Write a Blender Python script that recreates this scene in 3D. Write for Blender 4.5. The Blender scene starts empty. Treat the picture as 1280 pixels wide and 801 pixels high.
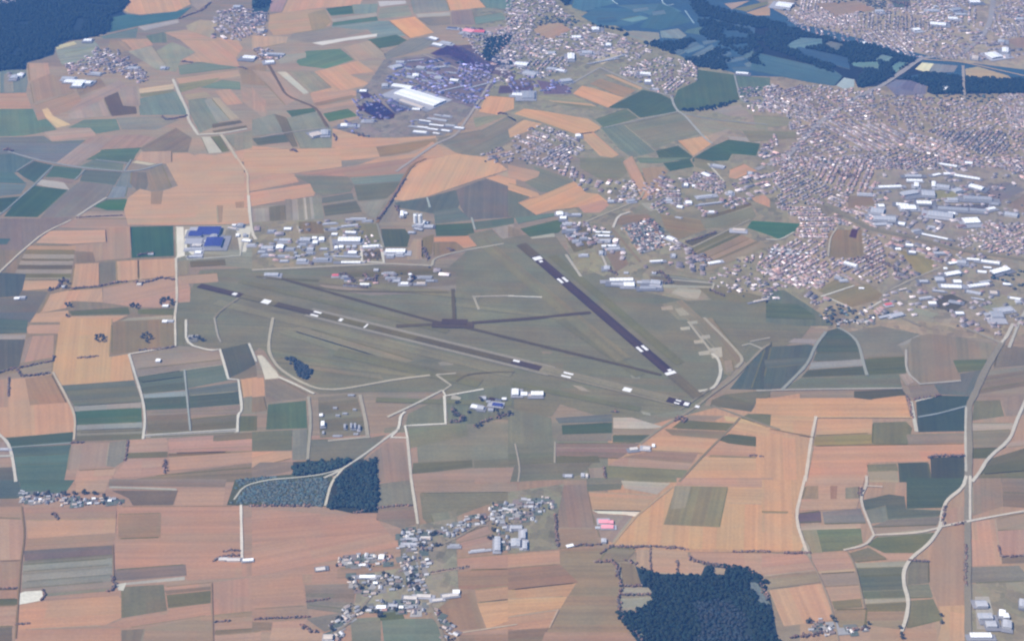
import bpy, math, random
import numpy as np
from mathutils import Vector

random.seed(7)
RNG = np.random.default_rng(7)
scene = bpy.context.scene
COL = scene.collection
R = math.radians

# ------------------------------------------------------------------ camera
ALT = 3000.0                 # metres above the plain
DEP = R(30.0)                # the camera looks down by this much
HFOV = R(35.0)
cd = bpy.data.cameras.new('camera')
cam = bpy.data.objects.new('camera', cd)
COL.objects.link(cam)
cam.location = (0, 0, ALT)
cam.rotation_euler = (math.pi / 2 - DEP, 0, 0)
cd.sensor_fit = 'HORIZONTAL'
cd.angle = HFOV
cd.clip_start = 1.0
cd.clip_end = 80000.0
scene.camera = cam

# ------------------------------------------------------------------ sky, sun, exposure
SUN_EL, SUN_AZ = R(48.0), R(-108.0)      # sun on the left, a little behind the viewer (azimuth from +Y towards +X)
w = bpy.data.worlds.new('World')
scene.world = w
w.use_nodes = True
nt = w.node_tree
bg = nt.nodes['Background']
sky = nt.nodes.new('ShaderNodeTexSky')
sky.sky_type = 'NISHITA'
sky.sun_disc = False
sky.sun_elevation = SUN_EL
sky.sun_rotation = SUN_AZ
sky.altitude = 300
nt.links.new(sky.outputs[0], bg.inputs[0])
bg.inputs[1].default_value = 0.09
sl = bpy.data.lights.new('sun', 'SUN')
sl.energy = 4.5
sl.angle = R(0.5)
sl.color = (1.0, 0.93, 0.85)
sun = bpy.data.objects.new('sun', sl)
COL.objects.link(sun)
sd = Vector((math.sin(SUN_AZ) * math.cos(SUN_EL), math.cos(SUN_AZ) * math.cos(SUN_EL), math.sin(SUN_EL)))
sun.rotation_euler = sd.to_track_quat('Z', 'Y').to_euler()
sun.location = sd * 2000
vs = scene.view_settings
vs.view_transform = 'Standard'
vs.look = 'None'
vs.exposure = 1.0
vs.gamma = 1.0
vs.use_curve_mapping = False
scene.cycles.use_denoising = True
scene.cycles.max_bounces = 4
scene.cycles.diffuse_bounces = 2
scene.cycles.volume_bounces = 0
scene.cycles.filter_width = 2.2       # a phone lens at its longest: soft

HAZE_DENSITY = 5.5e-5
HAZE_COLOR = (0.10, 0.265, 0.665)
HAZE_ANISO = 0.0

# ------------------------------------------------------------------ helpers
CP, SP, TH = math.cos(DEP), math.sin(DEP), math.tan(HFOV / 2)


def gxy(px, py):
    """A spot of the photograph (1280 x 801 frame) as a spot on the plain, in metres."""
    a = (px - 640.0) / 640.0 * TH
    b = (400.5 - py) / 640.0 * TH
    dx, dy, dz = a, CP + b * SP, -SP + b * CP
    t = ALT / -dz
    return dx * t, dy * t


def gpts(pts):
    return [gxy(*p) for p in pts]


def s2l(c):
    c = c / 255.0
    return c / 12.92 if c <= 0.04045 else ((c + 0.055) / 1.055) ** 2.4


ROWS = np.array([0.02, 0.15, 0.30, 0.45, 0.60, 0.75, 0.90, 0.98])
AIR = np.array([[0.0324, 0.088, 0.2316], [0.0296, 0.0794, 0.2081], [0.0266, 0.0712, 0.1863], [0.0242, 0.0646, 0.1696], [0.0223, 0.0596, 0.1563], [0.0207, 0.0551, 0.1448], [0.0195, 0.0517, 0.1358], [0.019, 0.0505, 0.1317]])
LIT = np.array([[0.2723, 0.3279, 0.4874], [0.2847, 0.3343, 0.4806], [0.2959, 0.3403, 0.4738], [0.3049, 0.3454, 0.4695], [0.3124, 0.3494, 0.4658], [0.3187, 0.3528, 0.4625], [0.3242, 0.356, 0.4598], [0.3265, 0.3571, 0.4604]])
GAIN = (LIT - AIR) / 0.2


def base_colour(rgb, py, lo=0.012, hi=0.72):
    """The base colour that a flat sunlit surface needs to be seen as rgb through that much air."""
    f = py / 801.0
    m = sum(rgb) / 3
    green = rgb[1] >= rgb[0] + 8
    sat = 0.80 if green else 0.86
    warm = rgb[0] - rgb[2] > 15
    rgb = [(m + (c - m) * sat) * 0.968 + k for c, k in zip(rgb, (-1, 0.5, 3) if warm else (-1, 0, 6) if green else (-1, -0.3, 1.5))]
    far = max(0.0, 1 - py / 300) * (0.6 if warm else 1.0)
    rgb = [c + far * k for c, k in zip(rgb, (7, 9, 14))]  # extra bluish haze painted into the base colour of distant ground
    out = []
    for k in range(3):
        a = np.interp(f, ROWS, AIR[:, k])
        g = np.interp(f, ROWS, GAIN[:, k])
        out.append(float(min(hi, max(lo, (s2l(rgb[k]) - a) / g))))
    return out


def tag(o, label=None, cat=None, group=None, kind=None):
    if label: o['label'] = label
    if cat: o['category'] = cat
    if group: o['group'] = group
    if kind: o['kind'] = kind
    return o


def empty(name, loc, rz=0.0):
    o = bpy.data.objects.new(name, None)
    o.empty_display_size = 5
    o.location = loc
    o.rotation_euler = (0, 0, rz)
    COL.objects.link(o)
    return o


def link(name, me, parent=None):
    o = bpy.data.objects.new(name, me)
    COL.objects.link(o)
    if parent is not None:
        o.parent = parent
    return o


def mesh(name, v, f, mats=(), idx=None, smooth=False):
    me = bpy.data.meshes.new(name)
    me.from_pydata([tuple(p) for p in v], [], f)
    for m in mats:
        me.materials.append(m)
    if idx is not None:
        me.polygons.foreach_set('material_index', idx)
    if smooth:
        me.polygons.foreach_set('use_smooth', [True] * len(me.polygons))
    me.update()
    return me


def big_mesh(name, V, F, mat, tint=None):
    """V n x 3, F m x k (all faces with k corners), tint n x 3 as the colour attribute 'tint'."""
    V = np.asarray(V, dtype=np.float32)
    F = np.asarray(F, dtype=np.int32)
    me = bpy.data.meshes.new(name)
    me.vertices.add(len(V))
    me.vertices.foreach_set('co', V.ravel())
    k = F.shape[1]
    me.loops.add(F.size)
    me.loops.foreach_set('vertex_index', F.ravel())
    me.polygons.add(len(F))
    me.polygons.foreach_set('loop_start', np.arange(0, F.size, k, dtype=np.int32))
    if tint is not None:
        at = me.color_attributes.new('tint', 'FLOAT_COLOR', 'POINT')
        c = np.ones((len(V), 4), dtype=np.float32)
        c[:, :3] = tint
        at.data.foreach_set('color', c.ravel())
    me.materials.append(mat)
    me.update(calc_edges=True)
    return me


# ------------------------------------------------------------------ materials
def new_mat(name, rough=0.95, spec=0.1):
    m = bpy.data.materials.new(name)
    m.use_nodes = True
    t = m.node_tree
    b = t.nodes['Principled BSDF']
    b.inputs['Roughness'].default_value = rough
    b.inputs['Specular IOR Level'].default_value = spec
    return m, t, b


def N(t, kind, **kw):
    n = t.nodes.new(kind)
    for k, v in kw.items():
        if k in n.inputs: n.inputs[k].default_value = v
        else: setattr(n, k, v)
    return n


def math_node(t, op, a, b):
    n = t.nodes.new('ShaderNodeMath')
    n.operation = op
    for i, x in enumerate((a, b)):
        if isinstance(x, (int, float)): n.inputs[i].default_value = x
        else: t.links.new(x, n.inputs[i])
    return n.outputs[0]


def vary(t, coord, scale, amp, detail=3.0, mapping=None):
    """A factor round 1: 1 +- amp from a noise of that scale (per metre)."""
    n = N(t, 'ShaderNodeTexNoise', Scale=scale, Detail=detail, Roughness=0.6)
    src = coord
    if mapping is not None:
        mp = N(t, 'ShaderNodeMapping')
        mp.inputs['Scale'].default_value = mapping
        t.links.new(coord, mp.inputs['Vector'])
        src = mp.outputs[0]
    t.links.new(src, n.inputs['Vector'])
    mr = N(t, 'ShaderNodeMapRange')
    mr.inputs['From Min'].default_value = 0.25
    mr.inputs['From Max'].default_value = 0.75
    mr.inputs['To Min'].default_value = 1 - amp
    mr.inputs['To Max'].default_value = 1 + amp
    t.links.new(n.outputs[0], mr.inputs['Value'])
    return mr.outputs[0]


def scale_colour(t, colour, factor):
    n = t.nodes.new('ShaderNodeVectorMath')
    n.operation = 'SCALE'
    t.links.new(colour, n.inputs[0])
    t.links.new(factor, n.inputs['Scale'])
    return n.outputs[0]


def field_material(name, streak, blotch, grain, hue=0.0, rows=0.0, lands=0.055):
    """Object colour broken up by tillage streaks along the parcel (UV in metres), soil blotches and fine grain."""
    m, t, b = new_mat(name)
    oi = N(t, 'ShaderNodeObjectInfo')
    uv = N(t, 'ShaderNodeTexCoord')
    geo = N(t, 'ShaderNodeNewGeometry')
    f1 = vary(t, uv.outputs['UV'], 1.0, streak, 2.0, (0.0012, 0.045, 1))
    f2 = vary(t, geo.outputs['Position'], 0.006, blotch, 4.0)
    f3 = vary(t, geo.outputs['Position'], 0.11, grain, 2.0)
    f = math_node(t, 'MULTIPLY', math_node(t, 'MULTIPLY', f1, f2), f3)
    if rows:
        f4 = vary(t, uv.outputs['UV'], 1.0, rows, 0.0, (0.0004, 0.11, 1))
        f = math_node(t, 'MULTIPLY', f, f4)
    # parcels were sown and cut in lands: each strip of it has its own tone
    sp = N(t, 'ShaderNodeMapping')
    sp.inputs['Scale'].default_value = (1 / 420, 1 / 41, 1)
    t.links.new(uv.outputs['UV'], sp.inputs['Vector'])
    fl = N(t, 'ShaderNodeVectorMath', operation='FLOOR')
    t.links.new(sp.outputs[0], fl.inputs[0])
    wn = N(t, 'ShaderNodeTexWhiteNoise', noise_dimensions='2D')
    t.links.new(fl.outputs[0], wn.inputs['Vector'])
    mr = N(t, 'ShaderNodeMapRange')
    mr.inputs['To Min'].default_value = -lands
    mr.inputs['To Max'].default_value = lands
    t.links.new(wn.outputs['Value'], mr.inputs['Value'])
    own = math_node(t, 'POWER', oi.outputs['Random'], 1.6)
    f = math_node(t, 'MULTIPLY', f, math_node(t, 'ADD', math_node(t, 'MULTIPLY', mr.outputs[0], own), 1.0))
    col = scale_colour(t, oi.outputs['Color'], f)
    cc = N(t, 'ShaderNodeMix', data_type='RGBA')
    cc.inputs[6].default_value = (1 + lands * .8, 1 - lands * .3, 1 - lands * .5, 1)
    cc.inputs[7].default_value = (1 - lands * .8, 1 + lands * .5, 1 + lands * .3, 1)
    sc_ = N(t, 'ShaderNodeSeparateColor')
    t.links.new(wn.outputs['Color'], sc_.inputs[0])
    t.links.new(sc_.outputs[1], cc.inputs[0])
    vm = N(t, 'ShaderNodeVectorMath', operation='MULTIPLY')
    t.links.new(col, vm.inputs[0])
    t.links.new(cc.outputs[2], vm.inputs[1])
    col = vm.outputs[0]
    if hue:
        n = N(t, 'ShaderNodeTexNoise', Scale=0.008, Detail=3.0)
        t.links.new(geo.outputs['Position'], n.inputs['Vector'])
        mx = N(t, 'ShaderNodeMix', data_type='RGBA', blend_type='MULTIPLY')
        mx.inputs['B'].default_value = (1.0, 1.0, 1.0, 1)
        ramp = N(t, 'ShaderNodeValToRGB')
        ramp.color_ramp.elements[0].position = 0.35
        ramp.color_ramp.elements[0].color = (1 + hue, 1.0, 1 - hue, 1)
        ramp.color_ramp.elements[1].position = 0.65
        ramp.color_ramp.elements[1].color = (1 - hue, 1.0, 1 + hue, 1)
        t.links.new(n.outputs[0], ramp.inputs[0])
        mx.inputs[0].default_value = 1.0
        t.links.new(col, mx.inputs[6])
        t.links.new(ramp.outputs[0], mx.inputs[7])
        col = mx.outputs[2]
    t.links.new(col, b.inputs['Base Color'])
    return m


M_STUBBLE = field_material('stubble', 0.10, 0.07, 0.08, 0.05, 0.05)
M_SOIL = field_material('bare_soil', 0.12, 0.12, 0.09, 0.06, 0.05)
M_CROP = field_material('green_crop', 0.14, 0.14, 0.12, 0.06, 0.07)
M_GRASS = field_material('mown_grass', 0.10, 0.17, 0.12, 0.05, 0.04, 0.05)
M_PAVED = field_material('paving', 0.05, 0.10, 0.10, 0.01, 0, 0.01)
M_RUNWAY = field_material('worn_runway_asphalt', 0.30, 0.16, 0.14, 0.02, 0.10, 0.05)
M_CHALK = field_material('chalk_track', 0.05, 0.10, 0.12, 0.02, 0, 0.01)


def mosaic_material(name, cell, amp):
    """Built-up ground: yards, gardens and tarmac as small plots of unlike tone."""
    m, t, b = new_mat(name)
    oi = N(t, 'ShaderNodeObjectInfo')
    geo = N(t, 'ShaderNodeNewGeometry')
    col = oi.outputs['Color']
    for k, (cl, am) in enumerate(((cell, amp), (cell * 3.1, amp * .7))):
        mp = N(t, 'ShaderNodeMapping')
        mp.inputs['Scale'].default_value = (1 / cl, 0.8 / cl, 1)
        mp.inputs['Rotation'].default_value = (0, 0, R(20 + 15 * k))
        t.links.new(geo.outputs['Position'], mp.inputs['Vector'])
        vo = N(t, 'ShaderNodeTexVoronoi', distance='CHEBYCHEV', Scale=1.0)
        t.links.new(mp.outputs[0], vo.inputs['Vector'])
        mr = N(t, 'ShaderNodeMapRange', data_type='FLOAT_VECTOR')
        mr.inputs[9].default_value = (1 - am * 1.1, 1 - am * .95, 1 - am)
        mr.inputs[10].default_value = (1 + am * 1.1, 1 + am * .95, 1 + am)
        t.links.new(vo.outputs['Color'], mr.inputs[6])
        hs = N(t, 'ShaderNodeHueSaturation')
        hs.inputs['Saturation'].default_value = 0.14
        t.links.new(mr.outputs[1], hs.inputs['Color'])
        vm = N(t, 'ShaderNodeVectorMath', operation='MULTIPLY')
        t.links.new(col, vm.inputs[0])
        t.links.new(hs.outputs[0], vm.inputs[1])
        col = vm.outputs[0]
    t.links.new(scale_colour(t, col, vary(t, geo.outputs['Position'], .1, .12, 3.0)), b.inputs['Base Color'])
    return m


M_BUILTUP = mosaic_material('yards_and_gardens', 24.0, 0.30)


def plain(name, rgb, rough=0.8, amp=0.10, scale=0.15, spec=0.2, big=0.0):
    m, t, b = new_mat(name, rough, spec)
    geo = N(t, 'ShaderNodeNewGeometry')
    c = N(t, 'ShaderNodeRGB')
    c.outputs[0].default_value = (*rgb, 1)
    f = vary(t, geo.outputs['Position'], scale, amp, 3.0)
    if big:
        oi = N(t, 'ShaderNodeObjectInfo')
        mr = N(t, 'ShaderNodeMapRange')
        mr.inputs['To Min'].default_value = 1 - big
        mr.inputs['To Max'].default_value = 1 + big
        t.links.new(oi.outputs['Random'], mr.inputs['Value'])
        f = math_node(t, 'MULTIPLY', f, mr.outputs[0])
    t.links.new(scale_colour(t, c.outputs[0], f), b.inputs['Base Color'])
    return m


def tinted(name, rough=0.9, amp=0.12, scale=0.2):
    m, t, b = new_mat(name, rough)
    geo = N(t, 'ShaderNodeNewGeometry')
    at = N(t, 'ShaderNodeAttribute')
    at.attribute_name = 'tint'
    f = vary(t, geo.outputs['Position'], scale, amp, 3.0)
    t.links.new(scale_colour(t, at.outputs['Color'], f), b.inputs['Base Color'])
    return m


M_LEAF = tinted('leaves', 0.9, 0.25, 0.35)
M_TOWN = tinted('roofs_and_walls', 0.85, 0.12, 0.15)
M_BARK = plain('bark', (0.07, 0.05, 0.035), 0.95)

# ------------------------------------------------------------------ air
hx = 24000.0
hv = [(sx * hx, y, z) for sx in (-1, 1) for y in (-4000.0, 26000.0) for z in (-1.5, ALT + 60)]
haze = link('haze', mesh('haze', hv, [(0, 1, 3, 2), (4, 6, 7, 5), (0, 4, 5, 1), (2, 3, 7, 6), (0, 2, 6, 4), (1, 5, 7, 3)]))
hm = bpy.data.materials.new('haze')
hm.use_nodes = True
ht = hm.node_tree
ht.nodes.remove(ht.nodes['Principled BSDF'])
hp = ht.nodes.new('ShaderNodeVolumePrincipled')
hp.inputs['Color'].default_value = (*HAZE_COLOR, 1)
hp.inputs['Density'].default_value = HAZE_DENSITY
hp.inputs['Anisotropy'].default_value = HAZE_ANISO
ht.links.new(hp.outputs[0], ht.nodes['Material Output'].inputs['Volume'])
haze.data.materials.append(hm)
tag(haze, 'bluish summer haze lying over the whole plain', 'haze', kind='stuff')

# ------------------------------------------------------------------ ground: one sheet, parcelled farmland in its material
gm, gt, gb = new_mat('farmland')
geo = N(gt, 'ShaderNodeNewGeometry')
mp = N(gt, 'ShaderNodeMapping')
mp.inputs['Scale'].default_value = (0.0045, 0.0085, 1)
mp.inputs['Rotation'].default_value = (0, 0, R(-6))
gt.links.new(geo.outputs['Position'], mp.inputs['Vector'])
vo = N(gt, 'ShaderNodeTexVoronoi', distance='CHEBYCHEV', Scale=1.0)
vo.inputs['Randomness'].default_value = 0.75
gt.links.new(mp.outputs[0], vo.inputs['Vector'])
sepc = N(gt, 'ShaderNodeSeparateColor')
gt.links.new(vo.outputs['Color'], sepc.inputs[0])
gr = N(gt, 'ShaderNodeValToRGB')
gr.color_ramp.interpolation = 'CONSTANT'
for i, (p, c) in enumerate([(0, (.20, .13, .09)), (.18, (.15, .14, .11)), (.36, (.24, .16, .11)), (.52, (.10, .115, .085)),
                            (.64, (.165, .145, .115)), (.78, (.28, .19, .12)), (.9, (.075, .095, .065))]):
    if i < 2: e = gr.color_ramp.elements[i]; e.position = p
    else: e = gr.color_ramp.elements.new(p)
    e.color = (*c, 1)
gt.links.new(sepc.outputs[0], gr.inputs[0])
gf = math_node(gt, 'MULTIPLY', vary(gt, geo.outputs['Position'], 0.006, 0.15, 4.0), vary(gt, geo.outputs['Position'], 0.1, 0.08, 2.0))
gt.links.new(scale_colour(gt, gr.outputs[0], gf), gb.inputs['Base Color'])
ground = link('ground', mesh('ground', [(-23500, -3500, 0), (23500, -3500, 0), (23500, 25500, 0), (-23500, 25500, 0)], [(0, 1, 2, 3)], [gm]))
tag(ground, 'wide flat plain of farmland parcels under everything', kind='structure')
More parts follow.
